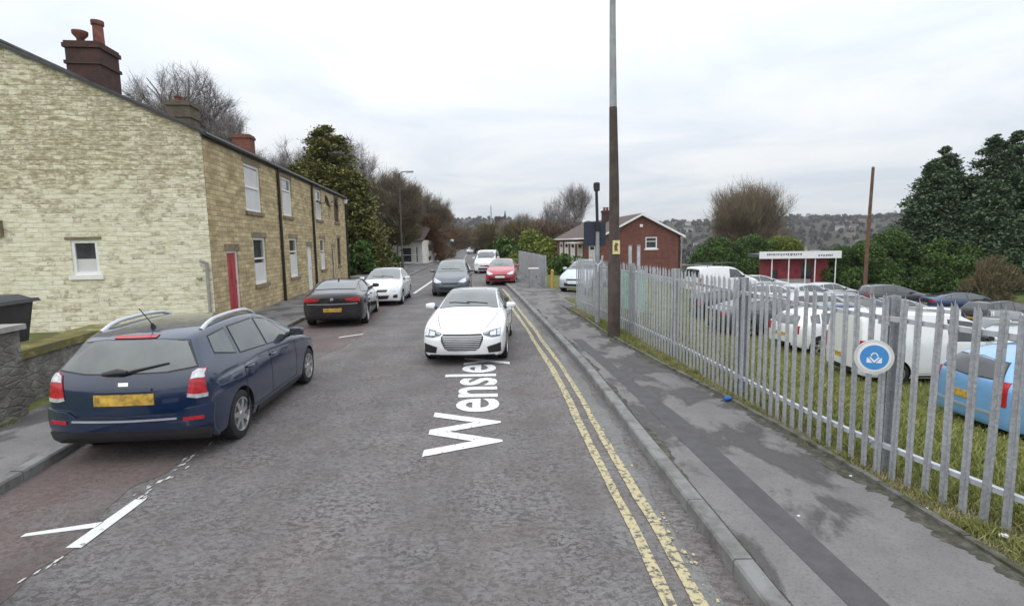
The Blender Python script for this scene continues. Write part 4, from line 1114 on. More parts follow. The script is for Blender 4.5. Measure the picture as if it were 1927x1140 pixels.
rt, bv = car('mpv+wide', (-4.50, 8.02, 0), -3.5, PN, 'navy blue people carrier with silver roof rails parked at the left kerb, seen from behind', level=3, glassm='glass_grey', detail=2, rails=True, rear=re_, spokes=7, name='people_carrier')
for f in (1, -1):
    t_ = [(.662, 1.085), (.71, 1.120), (.76, 1.105)]; b_ = [(.65, 1.01), (.71, 1.02), (.775, 1.02)]
    if f < 0: t_, b_ = mx(t_), mx(b_)
    sc_ = lambda pl: [(a * 1.075, z * .955) for a, z in pl]; patch(bv, 'rear', sc_(t_), sc_(b_), .014, 8, 3).build('indicator_lens', M['clear_lens'], rt, fix=False)
    t_ = [(.62, .84), (.70, .825), (.80, .835)]; b_ = [(.615, .80), (.70, .78), (.80, .79)]
    if f < 0: t_, b_ = mx(t_), mx(b_)
    patch(bv, 'rear', sc_(t_), sc_(b_), .014, 8, 3).build('reversing_lens', M['clear_lens'], rt, fix=False)
b = MB(); pv, _ = hit(bv, 'rear', 0, 1.055); pv = pv + Vector((0, -.03, 0))
pts = [pv] + [hit(bv, 'rear', x, z)[0] + Vector((0, -.025, .0)) for x, z in ((.12, 1.085), (.3, 1.12), (.46, 1.15))]
b.tube([pv + Vector((-.22, 0, 0)), pv + Vector((-.05, -.01, .02)), pv + Vector((.05, -.01, .02))], [.022, .045, .02], 8); b.tube(pts, [.02, .017, .013, .01], 6); b.build('rear_wiper', M['black_trim'], rt)
pa, _ = hit(bv, 'top', 0, -1.5)
b = MB(); b.tube([pa, pa + Vector((0, -.02, .05))], [.035, .015], 8); b.tube([pa + Vector((0, -.02, .045)), pa + Vector((0, -.24, .26))], .006, 5); b.build('aerial', M['black_trim'], rt)
# black saloon
re_ = dict(plate=([(-.26, .60), (.26, .60)], [(-.26, .49), (.26, .49)]), taillight=([(.36, .885), (.60, .91), (.79, .91)], [(.38, .825), (.60, .80), (.79, .79)]),
           patches=[('badge', [(-.045, .90), (.045, .90)], [(-.045, .82), (.045, .82)], 'chrome', .012), ('lower_bumper', [(-.78, .36), (.78, .36)], [(-.74, .24), (.74, .24)], 'arch', .006),
                    ('bumper_crease', [(-.72, .735), (0, .725), (.72, .735)], [(-.72, .72), (0, .71), (.72, .72)], 'silver_trim', .004)])
rt, bv = car('saloon', (-5.60, 17.95, 0), -8, PB, 'black saloon parked at the left kerb in front of the terrace, yellow rear plate', glassm='glass_grey', detail=2, rear=re_, name='parked_car')
pa, _ = hit(bv, 'top', 0, -1.0)
b = MB(); b.prism([(-.09, 0), (.09, 0), (-.07, .075)], lambda a, c, h: (pa.x + h, pa.y + a, pa.z + c - .01), -.02, .02); b.build('aerial', M['black_trim'], rt)
car('hatch', (-5.38, 23.05, 0), 176, PW, 'white hatchback parked facing the camera ahead of the black saloon', detail=2, glassm='glass_grey', name='parked_car', plate_front=None,
    front=dict(patches=[('lower_grille', [(-.42, .44), (.42, .44)], [(-.34, .30), (.34, .30)], 'black_trim', .008), ('grille', [(-.36, .66), (.36, .66)], [(-.30, .57), (.30, .57)], 'black_trim', .008),
     ('fog_intake', [(.55, .44), (.72, .47)], [(.55, .33), (.72, .33)], 'black_trim', .008), ('fog_intake', [(-.72, .47), (-.55, .44)], [(-.72, .33), (-.55, .33)], 'black_trim', .008)]))
car('mpv', (-2.9, 26.6, 0), 178, PG, 'slate grey car driving towards the camera behind the white saloon', glassm='glass_grey', name='moving_car', plate_front=None)
car('hatch', (-.55, 32.3, .03), 183, PR, 'red hatchback parked half on the right-hand pavement, facing the camera', glassm='glass_grey', name='parked_car',
    front=dict(patches=[('grille', [(-.40, .60), (.40, .60)], [(-.40, .545), (.40, .545)], 'black_trim', .008), ('lower_grille', [(-.62, .42), (.62, .42)], [(-.56, .27), (.56, .27)], 'black_trim', .008)]))
car('van', (-1.98, 44.3, 0), 184, PW, 'white van parked on the road behind the red hatchback', 'van', glassm='glass_grey', name='white_van', plate_front=None)
car('hatch', (-4.30, 1.40, 0), -2, PDG, 'dark car of which only one front corner shows at the bottom left edge', name='parked_car')
# far along the road
far_c = 'small cars far along the road'
car('hatch', (-8.7, 118, 0), 184, PS, 'silver car far along the road, left of a white one', group=far_c, name='distant_car')
car('hatch', (-6.9, 124, 0), 184, PW, 'white car far along the road beyond the white van', group=far_c, name='distant_car')
car('hatch', (-7.0, 146, 0), 184, PW, 'white car parked far along the road, most distant in the row', group=far_c, name='distant_car')
# gateway
g_ = 'vehicles beyond the palisade fence'
def gz1(x, y): return float(ground_z(np.array([x]), np.array([y]))[0])
car('hatch+small', (3.55, 25.9, .1), 205, paint('ice_paint', (.50, .56, .62), .3), 'pale silver small car nosing out of the gateway between the fences', 'car', glassm='glass', name='parked_car')
# car park
def cp(kind, x, y, az, p, label, cat='car', name='parked_car', **k):
    z = min(gz1(x + dx, y + dy) for dx in (-1, 0, 1) for dy in (-1, 0, 1)) + .02
    return car(kind, (x, y, z), az, p, label, cat, g_, name=name, **k)
cp('hatch+tall', 10.45, 9.75, 90, PLB, 'light blue hatchback parked on the grass at the right edge behind the fence', detail=2, glassm='glass_dark', rear=dict(taillight=([(.66, 1.0), (.76, 1.0)], [(.66, .62), (.78, .62)]),
   plate=([(-.26, .72), (.26, .72)], [(-.26, .60), (.26, .60)]), patches=[('bumper_strip', [(-.7, .50), (.7, .50)], [(-.7, .46), (.7, .46)], 'silver_trim', .01)]))
cp('van', 10.85, 13.8, 93, PW, 'plain white panel van parked behind the fence beside the light blue hatchback', 'van', 'panel_van')
cp('hatch', 10.85, 17.7, 82, PW, 'white hatchback with red tail lamp parked beyond the panel van', glassm='glass_grey')
cp('saloon', 10.1, 20.9, 84, PDG, 'dark grey saloon parked behind the fence left of the white hatchback', glassm='glass_grey')
cp('hatch', 10.3, 24.4, 86, PB, 'black hatchback parked behind the far half of the fence', glassm='glass')
rt, bv = cp('van', 13.2, 33.5, 75, PW, 'white van with a ladder rack on its roof at the back of the yard', 'van', 'panel_van', van_windows=True)
b = MB()
for y in (-1.6, -.5, .5): b.tube([(-.7, y, 1.78), (-.68, y, 1.95), (.68, y, 1.95), (.7, y, 1.78)], .02, 6)
for x in (-.25, .25): b.tube([(x, -1.9, 2.0), (x, .8, 2.0)], .022, 6)
for k in range(10): b.tube([(-.25, -1.8 + k * .27, 2.0), (.25, -1.8 + k * .27, 2.0)], .014, 5)
b.build('roof_rack', M['black_trim'], rt)
cp('saloon', 14.6, 29.5, 110, PS, 'silver saloon parked in front of the van with the ladder rack', glassm='glass')
cp('hatch', 18.6, 33.5, 70, PS, 'silver hatchback parked in front of the red kiosk with white canopy')
cp('mpv', 17.2, 26.2, 110, PDB, 'dark blue estate car parked side on below the tall wooden pole', glassm='glass_grey', rails=True)
cp('saloon', 22.3, 30.5, 100, PS, 'silver saloon parked behind the dark blue estate car')
cp('hatch+tall', 15.9, 19.8, 222, PW, 'white car with big grey windscreen parked above the panel van roof', glassm='glass_grey')
cp('mpv', 15.4, 15.7, 60, PS, 'silver people carrier parked beyond the light blue hatchback')
cp('hatch', 20.2, 22.3, 222, PS, 'silver hatchback facing the fence near the dark conifers', glassm='glass_grey')
cp('van', 19.2, 18.0, 85, PW, 'white van at the right edge in front of the conifers', 'van', 'panel_van')
cp('hatch', 22.4, 37.5, 80, PS, 'silver hatchback in the back row just right of the kiosk counter')
cp('mpv', 25.8, 36.0, 95, PDG, 'dark grey people carrier in the back row below the wooden pole')
cp('saloon', 28.6, 33.6, 98, PDB, 'dark blue saloon in the back row in front of the green shrubs')
cp('hatch', 25.0, 26.8, 215, PS, 'silver hatchback parked nose out in front of the dead shrub')
cp('mpv', 27.4, 29.6, 80, PB, 'black people carrier parked in front of the dark conifers')
cp('hatch', 23.6, 21.6, 95, PDG, 'dark grey hatchback near the right edge below the dark conifers')
cp('saloon', 17.6, 38.0, 85, PS, 'silver saloon in the back row left of the kiosk')
cp('mpv', 14.2, 24.2, 95, PS, 'silver people carrier beyond the grey saloon, behind the middle of the fence')
cp('hatch', 13.3, 20.9, 92, PDB, 'dark blue hatchback beyond the white hatchback in the yard')
# ------------------------------------------------------------------ palisade fence and street furniture
t = NT('galvanised_steel', .5, .55, .5); o = t.gen()
v_ = t.vor(o, 45, 'F1', 1.0, 'Color'); sc_ = t.n('ShaderNodeSeparateColor'); t.L(v_, sc_.inputs[0])
c = t.ramp(t.math('ADD', t.math('MULTIPLY', sc_.outputs[0], .35), t.math('MULTIPLY', t.noise(o, 2.5, 6, .6), .65)), (.25, (.33, .34, .36)), (.75, (.53, .55, .58)))
c = t.mix(t.ramp(t.noise(o, 8, 6, .7), (.62, 0.), (.8, .6)), c, (.22, .17, .12))
t.color(c); M['galv'] = t.m
t = NT('galvanised_rail', .45, .4, .5); o = t.gen()
t.color(t.ramp(t.noise(o, 5, 6, .6), (.3, (.42, .44, .47)), (.7, (.68, .70, .74)))); M['galv_rail'] = t.m

def pale_mesh(h=1.80, w=.068):
    b = MB(); hw = w / 2; th = .004
    prof = [(-hw, .0), (-hw * .62, .016), (-hw * .22, .003), (hw * .22, .003), (hw * .62, .016), (hw, .0)]
    # heights: triple pointed top
    ht = [h - .085, h - .03, h - .07, h - .07, h - .03, h - .085]
    vs = []
    for (x, y) in prof: vs.append((x, y, 0)); 
    for (x, y), z in zip(prof, ht): vs.append((x, y, z))
    for (x, y) in prof: vs.append((x, y - th, 0))
    for (x, y), z in zip(prof, ht): vs.append((x, y - th, z))
    n = len(prof); fs = []
    for i in range(n - 1):
        fs.append((i, i+1, n+i+1, n+i)); fs.append((2*n+i+1, 2*n+i, 3*n+i, 3*n+i+1)); fs.append((n+i, n+i+1, 3*n+i+1, 3*n+i))
    fs.append((0, n, 3*n, 2*n)); fs.append((n-1, 3*n-1, 4*n-1, 2*n-1))
    # centre point
    b.add(vs, fs); b.add([(-hw*.22, .003, h-.07), (hw*.22, .003, h-.07), (0, .0, h), (-hw*.22, -.001, h-.07), (hw*.22, -.001, h-.07), (0, -.003, h)], [(0,1,2), (5,4,3), (0,2,5,3), (1,4,5,2)])
    o = b.build('pale', M['galv']); me = o.data; bpy.data.objects.remove(o); return me
PALE = pale_mesh()
def fence(y0, y1, label, npart=100, spacing=.162, base=.09, hscale=1.0, post_every=17, start_post=5, skip_post=()):
    root = empty('palisade_fence', (0, 0, 0), 0, label, 'fence', 'palisade fences')
    # walk the line
    ys = np.arange(y0, y1, .02); xs = FENCE(ys); s = np.concatenate([[0], np.cumsum(np.hypot(np.diff(xs), np.diff(ys)))])
    at = lambda d: (float(np.interp(d, s, xs)), float(np.interp(d, s, ys)))
    n = int(s[-1] / spacing); stuff = MB()
    for k in range(n + 1):
        x, y = at(k * spacing); x2, y2 = at(min(k * spacing + .05, s[-1])); x3, y3 = at(max(k * spacing - .05, 0))
        rz = math.atan2(y2 - y3, x2 - x3)
        zj = random.uniform(-.012, .012)
        Mt = Matrix.Translation((x, y, base + zj)) @ Matrix.Rotation(rz + random.uniform(-.07, .07), 4, 'Z') @ Matrix.Rotation(random.gauss(0, .012), 4, 'Y')
        if k < npart:
            o = link('pale', PALE, root); o.matrix_basis = Mt @ Matrix.Diagonal((1, 1, hscale, 1))
        else:
            me = PALE; stuff.add([Mt @ Vector((v.co.x, v.co.y, v.co.z * hscale)) for v in me.vertices], [tuple(p.vertices) for p in me.polygons])
    if stuff.v: tag(stuff.build('pale_run', M['galv'], root, fix=False), 'distant pales of the fence', None, None, 'stuff')
    for zz, nm in ((.30, 'rail'), (1.56, 'rail')):
        b = MB(); pts = []
        for d in np.arange(0, s[-1], .5):
            x, y = at(d); pts.append((x, y))
        for i in range(len(pts) - 1):
            p, q = Vector((*pts[i], 0)), Vector((*pts[i+1], 0)); dd = (q - p).normalized(); nr = Vector((dd.y, -dd.x, 0))   # away from the road
            for (w0, w1, z0, z1) in ((.012, .018, -.02, .025), (.018, .060, .018, .025)):
                vs = [p + nr*w0, q + nr*w0, q + nr*w1, p + nr*w1]
                vs = [v + Vector((0, 0, base + zz * hscale + z0)) for v in vs] + [v + Vector((0, 0, base + zz * hscale + z1)) for v in vs]
                b.add(vs, [(3,2,1,0), (4,5,6,7), (0,1,5,4), (2,3,7,6)])
        b.build(nm, M['galv_rail'], root, fix=False)
    k = start_post
    while k <= n:
        x, y = at(k * spacing + .03); x2, y2 = at(min(k * spacing + .1, s[-1])); rz = math.atan2(y2 - y, x2 - x)
        b = MB(); h = 1.80 * hscale
        for (cy, sx, sy) in ((.028, .10, .006), (.080, .006, .10), (.132, .10, .006)):
            b.box((0, -cy - .004, h / 2), (sx, sy, h))
        b.box((0, -.008, .30 * hscale), (.12, .012, .08)); b.box((0, -.008, 1.56 * hscale), (.12, .012, .08))
        o = b.build('post', M['galv'], root); o.location = (x, y, base - .02); o.rotation_euler = (0, 0, rz)
        k += post_every
    return root, at
random.seed(11)
# the post that carries the map marker disc stands near y = 5.2
ys_ = np.arange(2.6, 6, .02); s_ = np.concatenate([[0], np.cumsum(np.hypot(np.diff(FENCE(ys_)), np.diff(ys_)))])
d_post = float(np.interp(5.12, ys_, s_)); sp = .162
fence(2.6, 18.75, 'grey galvanised palisade fence in the foreground between pavement and grass', start_post=int(round(d_post / sp)))
fence(27.6, 43.2, 'grey palisade fence beyond the gateway, shorter and further away', start_post=0, hscale=.92, base=.1)

M['pole_brown'] = simple('pole_brown', (.07, .052, .046), .8, var=.35, scale=4, bump=.2)
M['pole_grey'] = simple('pole_grey', (.30, .31, .32), .6, .2, var=.2, scale=4)
M['wood_pole'] = simple('wood_pole', (.14, .075, .05), .9, var=.35, scale=5, bump=.3)
M['notice'] = simple('notice_yellow', (.70, .64, .30), .6, var=.2, scale=14)
M['dark_blue'] = simple('sign_back_dark', (.025, .032, .055), .6, var=.2)
root = empty('lamp_column', (2.46, 12.85, .08), 0, 'tall street lamp column, brown below and pale grey above, at the back of the pavement', 'lamp column')
b = MB(); b.tube([(0, 0, 0), (0, 0, 1.85), (0, 0, 1.95), (-.01, 0, 3.6), (-.04, 0, 5.42)], [.15, .15, .125, .115, .09], 20); b.build('lower_pole', M['pole_brown'], root)
b = MB(); b.tube([(-.04, 0, 5.42), (-.06, 0, 7.4), (-.06, 0, 9.6)], [.085, .07, .06], 18); b.build('upper_pole', M['pole_grey'], root)
b = MB(); b.tube([(-.06, 0, 9.55), (-.3, -.1, 9.9), (-1.1, -.2, 10.05)], .045, 8); b.box((-1.45, -.22, 10.05), (.8, .3, .14)); b.build('lamp_head', M['pole_grey'], root)
b = MB(); b.box((.02, -.135, 2.2), (.17, .012, .32)); pn = b.build('notice_plate', M['notice'], root)
b = MB(); b.add([(-.02, -.1425, 2.11), (.06, -.1425, 2.11), (.04, -.1425, 2.2), (.07, -.1425, 2.28), (0, -.1425, 2.31), (-.03, -.1425, 2.22)], [(0,1,2,3,4,5)]); b.build('notice_symbol', M['brown_door'], pn, fix=False)
b = MB(); b.bx(-.06, .06, -.158, -.13, .4, 1.0); b.build('service_door', M['pole_brown'], root)

root = empty('camera_pole', (2.40, 14.97, .08), 0, 'slim grey pole with a small camera and dark sign panel beside the lamp column', 'pole')
b = MB(); b.tube([(0, 0, 0), (0, 0, 1.45), (0, 0, 2.6)], [.07, .065, .05], 12); b.build('lower_pole', M['pole_grey'], root)
b = MB(); b.tube([(0, 0, 2.6), (-.03, 0, 3.72)], .042, 10); b.build('upper_pole', M['black_trim'], root)
b = MB(); b.tube([(-.03, -.06, 3.72), (-.03, -.02, 3.92)], .085, 12); b.bx(-.10, .04, -.14, .10, 3.80, 3.90); b.build('camera_housing', M['black_trim'], root)
b = MB(); b.bx(-.37, .24, .062, .085, 2.21, 2.88); b.build('sign_panel', M['dark_blue'], root)
b = MB(); b.tube([(0, -.06, 1.5), (0, -.06, 1.68), (-.11, -.06, 1.78), (-.13, -.06, 1.95)], .028, 8); b.tube([(0, -.06, 1.68), (.11, -.06, 1.78), (.13, -.06, 1.95)], .028, 8); b.build('bracket', M['galv_rail'], root)

def gate_post(x, y, h, label):
    root = empty('gate_post', (x, y, gz1(x, y) - .1), 0, label, 'gate post', 'gate posts behind the fence')
    H = h - (gz1(x, y) - .1)
    b = MB(); b.tube([(0, 0, 0), (0, 0, H)], .055, 12); b.build('shaft', M['galv_rail'], root)
    b = MB(); b.lathe([(0.001, H + .03), (.06, H + .02), (.065, H), (.055, H - .02)], 12); b.build('cap', M['pole_grey'], root)
gate_post(3.8, 17.2, 2.25, 'left of two thin grey gate posts above the fence beside the lamp column')
gate_post(4.07, 17.2, 2.25, 'right of two thin grey gate posts above the fence beside the lamp column')

# map overlay marker, added as a round blue and white disc on the fence
M['sign_blue'] = simple('sign_blue', (.06, .27, .62), .5, var=.06)
M['sign_white'] = simple('sign_white', (.82, .82, .82), .5, var=.03)
M['sign_rim'] = simple('sign_rim', (.62, .61, .60), .6, var=.15)
root = empty('round_sign', (3.44, 5.02, 1.30), R(-20), 'round blue and white sign with a white bag symbol fixed to a fence post', 'sign')
def disc(r0, y, m, nm, par=root, th=.008):
    b = MB(); b.lathe([(0.0005, y), (r0, y), (r0, y + th), (.0005, y + th)], 40, (0, 0, 0), 'Y', smooth=False); return b.build(nm, m, par)
rim_ = disc(.165, -.012, M['sign_rim'], 'backing_disc', th=.014)
disc(.138, -.017, M['sign_white'], 'white_disc', th=.006)
fc = disc(.118, -.021, M['sign_blue'], 'blue_disc', th=.005)
b = MB(); yy = -.0225
def pl(ps): b.add([(x, yy, z) for x, z in ps] + [(x, yy + .0015, z) for x, z in ps], [tuple(range(len(ps)))] + [(i, (i+1) % len(ps), len(ps) + (i+1) % len(ps), len(ps) + i) for i in range(len(ps))])
pl([(-.062, -.052), (-.012, -.052), (-.045, -.012), (-.062, -.0)]); pl([(.062, -.052), (.062, 0), (.045, -.012), (.012, -.052)])
pl([(-.046, .004), (-.03, .004), (0, -.03), (.03, .004), (.046, .004), (0, -.052)][:6])
for k in range(8):
    a0, a1 = math.pi * k / 8, math.pi * (k + 1) / 8
    pl([(.032 * math.cos(a0), .012 + .036 * math.sin(a0)), (.032 * math.cos(a1), .012 + .036 * math.sin(a1)), (.021 * math.cos(a1), .012 + .025 * math.sin(a1)), (.021 * math.cos(a0), .012 + .025 * math.sin(a0))])
b.build('bag_symbol', M['sign_white'], fc)
b = MB(); b.box((0, .05, .05), (.03, .11, .02)); b.box((0, .05, -.05), (.03, .11, .02)); b.build('bracket', M['pole_grey'], root)

# small yard furniture
root = empty('bollard', (2.02, 26.6, .1), 0, 'short yellow bollard at the gateway beside the pale van', 'bollard')
b = MB(); b.tube([(0, 0, 0), (0, 0, .92)], .08, 12); b.build('shaft', M['plate_y'], root)
b = MB(); b.lathe([(0.001, .97), (.05, .96), (.08, .92)], 12); b.build('cap', M['plate_y'], root)
root = empty('meter_cabinet', (1.12, 27.6, .1), R(8), 'pale grey meter cabinet standing in front of the far palisade fence', 'cabinet')
b = MB(); b.bx(-.2, .2, -.15, .15, 0, .95); b.build('case', M['pole_grey'], root)
b = MB(); b.bx(-.25, .25, -.18, .18, .95, 1.0); b.build('lid', M['sign_white'], root)
b = MB(); b.bx(-.19, .19, -.16, -.152, .08, .9); d_ = b.build('door', M['pole_grey'], root)
b = MB(); b.bx(.1, .14, -.175, -.161, .5, .6); b.build('handle', M['black_trim'], d_)
root = empty('storage_crate', (4.6, 20.3, gz1(4.6, 20.3)), 0, 'mint green plastic crate stack behind the fence beside the lamp column', 'crate')
M['mint'] = simple('mint_plastic', (.22, .50, .36), .5, var=.2)
b = MB(); b.bx(-.4, .4, -.3, .3, .0, 1.55)
for z in (.5, 1.0): b.bx(-.42, .42, -.32, .32, z, z + .05)
b.build('crate_stack', M['mint'], root)
M['can'] = simple('can_blue', (.03, .16, .5), .3, .5, var=.3, scale=20)
b = MB(); b.lathe([(0.001, -.06), (.025, -.06), (.033, -.052), (.033, .052), (.026, .06), (.001, .058)], 16, (0, 0, 0), 'X')
o = b.build('drink_can', M['can']); o.location = (3.08, 7.52, .154); o.rotation_euler = (0, 0, .5); tag(o, 'crushed blue drink can lying at the back edge of the pavement', 'drink can')
M['litter'] = simple('litter_white', (.75, .74, .76), .6, var=.15)
rr = random.Random(9)
def scrap(x, y, z, s, label):
    b = MB(); n = 6; pts = [(math.cos(6.283*i/n) * s * rr.uniform(.6, 1.1), math.sin(6.283*i/n) * s * rr.uniform(.4, .8), rr.uniform(.0, s * .5)) for i in range(n)]
    b.add(pts + [(p[0] * .96, p[1] * .96, p[2] + .006 + s * .2) for p in pts], [tuple(reversed(range(n))), tuple(range(n, 2*n))] + [(i, (i+1) % n, n + (i+1) % n, n + i) for i in range(n)])
    o = b.build('litter', M['litter']); o.location = (x, y, z); tag(o, label, 'litter', 'scraps of litter by the fence')
scrap(3.78, 3.92, .11, .05, 'white crumpled litter on the verge at the foot of the last fence pale on the right')
scrap(3.50, 4.35, .11, .03, 'white paper scrap on the verge edging nearest the right edge of the pavement')
scrap(2.36, 4.25, .13, .016, 'tiny pale litter scrap on the dark reinstated strip of pavement')
scrap(3.27, 5.0, .124, .015, 'tiny white scrap lying on the pavement near the verge')
# ------------------------------------------------------------------ vegetation
def leaf_mat(name, *cols, rough=.75):
    t = NT(name, rough, spec=.25)
    g = t.n('ShaderNodeNewGeometry'); o = t.gen()
    n = len(cols); els = [((i + .0) / max(n - 1, 1), c) for i, c in enumerate(cols)]
    f = t.math('ADD', t.math('MULTIPLY', g.outputs['Random Per Island'], .6), t.math('MULTIPLY', t.noise(o, .55, 4), .45))
    t.color(t.ramp(f, *els)); return t.m
M['conifer_dark'] = leaf_mat('conifer_leaves', (.03, .052, .028), (.058, .092, .048), (.09, .132, .068), (.145, .185, .10))
M['conifer_olive'] = leaf_mat('olive_leaves', (.035, .044, .014), (.085, .095, .028), (.175, .17, .048), (.31, .275, .08))
M['hedge_green'] = leaf_mat('hedge_leaves', (.022, .04, .014), (.045, .085, .022), (.08, .14, .034), (.15, .21, .06))
M['bush_lime'] = leaf_mat('lime_leaves', (.07, .10, .02), (.14, .18, .035), (.24, .26, .06))
M['brown_twigs'] = leaf_mat('brown_twigs', (.095, .072, .053), (.15, .11, .08), (.21, .155, .11), (.27, .21, .155))
M['red_twigs'] = leaf_mat('russet_twigs', (.08, .045, .03), (.14, .075, .045), (.19, .11, .06), (.13, .13, .06))
M['mixed_brown'] = leaf_mat('mixed_undergrowth', (.062, .056, .032), (.11, .098, .05), (.17, .13, .075), (.16, .17, .068))
M['bark'] = simple('bark', (.06, .048, .038), .95, var=.4, scale=8, bump=.4)
M['bark_grey'] = simple('bark_grey', (.10, .085, .078), .95, var=.35, scale=6)
M['twig_grey'] = leaf_mat('grey_twigs', (.17, .15, .148), (.25, .225, .22), (.34, .31, .31))
M['twig_brown'] = leaf_mat('brown_branches', (.12, .095, .065), (.18, .145, .10), (.24, .20, .145))

def rnd_quads(C, size, g, flat=None, aspect=1.6):
    """leaf quads with centres C (n,3), random turned; flat: pulls normals towards +z"""
    n = len(C)
    N = g.normal(size=(n, 3)); 
    if flat: N[:, 2] = np.abs(N[:, 2]) + flat
    N /= np.linalg.norm(N, axis=1)[:, None]
    A = np.cross(N, g.normal(size=(n, 3))); A /= np.linalg.norm(A, axis=1)[:, None]; B = np.cross(N, A)
    s = (size * g.uniform(.6, 1.4, n))[:, None]
    a, b = A * s * aspect * .5, B * s * .5
    return np.stack([C - a * .9 - b * .35, C + a * .1 - b, C + a, C + a * .1 + b], 1)

def crown_blob(g, H, Rx, Ry, n, size, z0=0.0, clumps=60, profile=None, tight=.34, flat=None, aspect=1.6, shell=.45):
    """leaf quads gathered in clumps inside a crown; profile(h in 0..1)->radius factor"""
    ks = []
    while len(ks) < clumps:
        h = g.uniform(0, 1); pr = profile(h)
        if g.uniform(0, 1) > pr ** .8 + .08: continue
        a = g.uniform(0, 6.283); r = pr * (shell + (1 - shell) * math.sqrt(g.uniform(0, 1))) * g.uniform(.82, 1.12)
        ks.append((r * math.cos(a) * Rx, r * math.sin(a) * Ry, z0 + h * H, g.uniform(.6, 1.35)))
    ks = np.array(ks); w = ks[:, 3] ** 2; pick = g.choice(len(ks), n, p=w / w.sum())
    rc = (Rx + Ry) / 2 * tight
    d = g.normal(size=(n, 3)); d /= np.linalg.norm(d, axis=1)[:, None]
    C = ks[pick, :3] + d * (rc * ks[pick, 3] * g.uniform(.35, 1, n) ** .5)[:, None] * np.array([1, 1, .7])
    C[:, 2] = np.maximum(C[:, 2], z0 + .02)
    if aspect < 2.5: return rnd_quads(C, size, g, flat, aspect)
    # leafless twigs: thin slivers that fan up and outwards
    D = np.stack([C[:, 0] / Rx, C[:, 1] / Ry, .55 + (C[:, 2] - z0) / H], 1) * .8 + g.normal(size=(n, 3)) * .42
    D /= np.linalg.norm(D, axis=1)[:, None]; W = np.cross(D, g.normal(size=(n, 3))); W /= np.linalg.norm(W, axis=1)[:, None]
    L = (size * 2.2 * g.uniform(.5, 1.5, n))[:, None]; W = W * (size * .11 * g.uniform(.6, 1.4, n))[:, None]
    return np.stack([C - D * L * .5 - W, C - D * L * .5 + W, C + D * L * .5 + W * .5, C + D * L * .5 - W * .5], 1)
ellip = lambda h: math.sqrt(max(0, 1 - (2 * h - 1) ** 2))
dome = lambda h: math.sqrt(max(0, 1 - h ** 2))
def conic(e=.8, b=.12): return lambda h: max(.04, (1 - h) ** e) * min(1, .55 + h / b * .45)

def trunk(root, H, r, g, mat=None, lean=.02, limbs=5, spread=1.0, nm='trunk'):
    b = MB(); pts = [(0, 0, -.3)]; rs = [r * 1.25]
    for k in range(1, 7): pts.append((g.normal() * lean * H * k / 6, g.normal() * lean * H * k / 6, H * k / 6)); rs.append(r * (1 - .14 * k))
    b.tube(pts, rs, 8)
    for k in range(limbs):
        i = 2 + k % 4; p = Vector(pts[i]); a = g.uniform(0, 6.28); l = H * g.uniform(.2, .4) * spread
        q = p + Vector((math.cos(a) * l, math.sin(a) * l, l * .7)); m_ = p.lerp(q, .5) + Vector((0, 0, -.06 * l))
        b.tube([p, m_, q], [rs[i] * .5, rs[i] * .32, rs[i] * .12], 6)
    return b.build(nm, mat or M['bark'], root)

def leafy(name, x, y, label, cat, H, Rx, Ry, n, size, mat, seed, group=None, z0=.3, clumps=60, profile=ellip, th=None, tr=.18, z=None, flat=None, tight=.34, shell=.45, aspect=1.6, part='crown'):
    g = np.random.default_rng(seed); zz = gz1(x, y) if z is None else z
    root = empty(name, (x, y, zz), 0, label, cat, group)
    trunk(root, th or H * .6, tr, g)
    quads_mesh(part, crown_blob(g, H - z0, Rx, Ry, n, size, z0, clumps, profile, tight, flat, aspect, shell), mat, root)
    return root

def conifer(name, x, y, label, H, Rb, n, size, mat, seed, group=None, boughs=150, e=.75, droop=.25, z=None):
    g = np.random.default_rng(seed); zz = gz1(x, y) if z is None else z
    root = empty(name, (x, y, zz), 0, label, 'tree', group)
    trunk(root, H * .93, .22 + H * .008, g, limbs=0, lean=.004)
    C = []; per = n // boughs
    for k in range(boughs):
        h = 1 - math.sqrt(g.uniform(.0, 1)) ; h = .02 + .98 * h if g.uniform() < .85 else g.uniform(.55, 1)
        rr_ = Rb * max(.03, (1 - h) ** e) * g.uniform(.62, 1.15) * (min(1, .6 + h * 3)); a = g.uniform(0, 6.283)
        t_ = g.uniform(.1, 1, per) ** .6
        cx = np.cos(a) * rr_ * t_; cy = np.sin(a) * rr_ * t_; cz = h * H + .25 * H * .1 * t_ - droop * rr_ * t_ ** 2
        wd = (.10 + .22 * rr_ * (1 - t_ * .55)) 
        off = g.normal(size=(per, 3)) * np.stack([wd, wd, wd * .30 + .05], 1)
        C.append(np.stack([cx, cy, cz], 1) + off)
    C = np.concatenate(C); C[:, 2] = np.clip(C[:, 2], .15, H * 1.01)
    quads_mesh('crown', rnd_quads(C, size, g, .8, 2.0), mat, root)
    return root

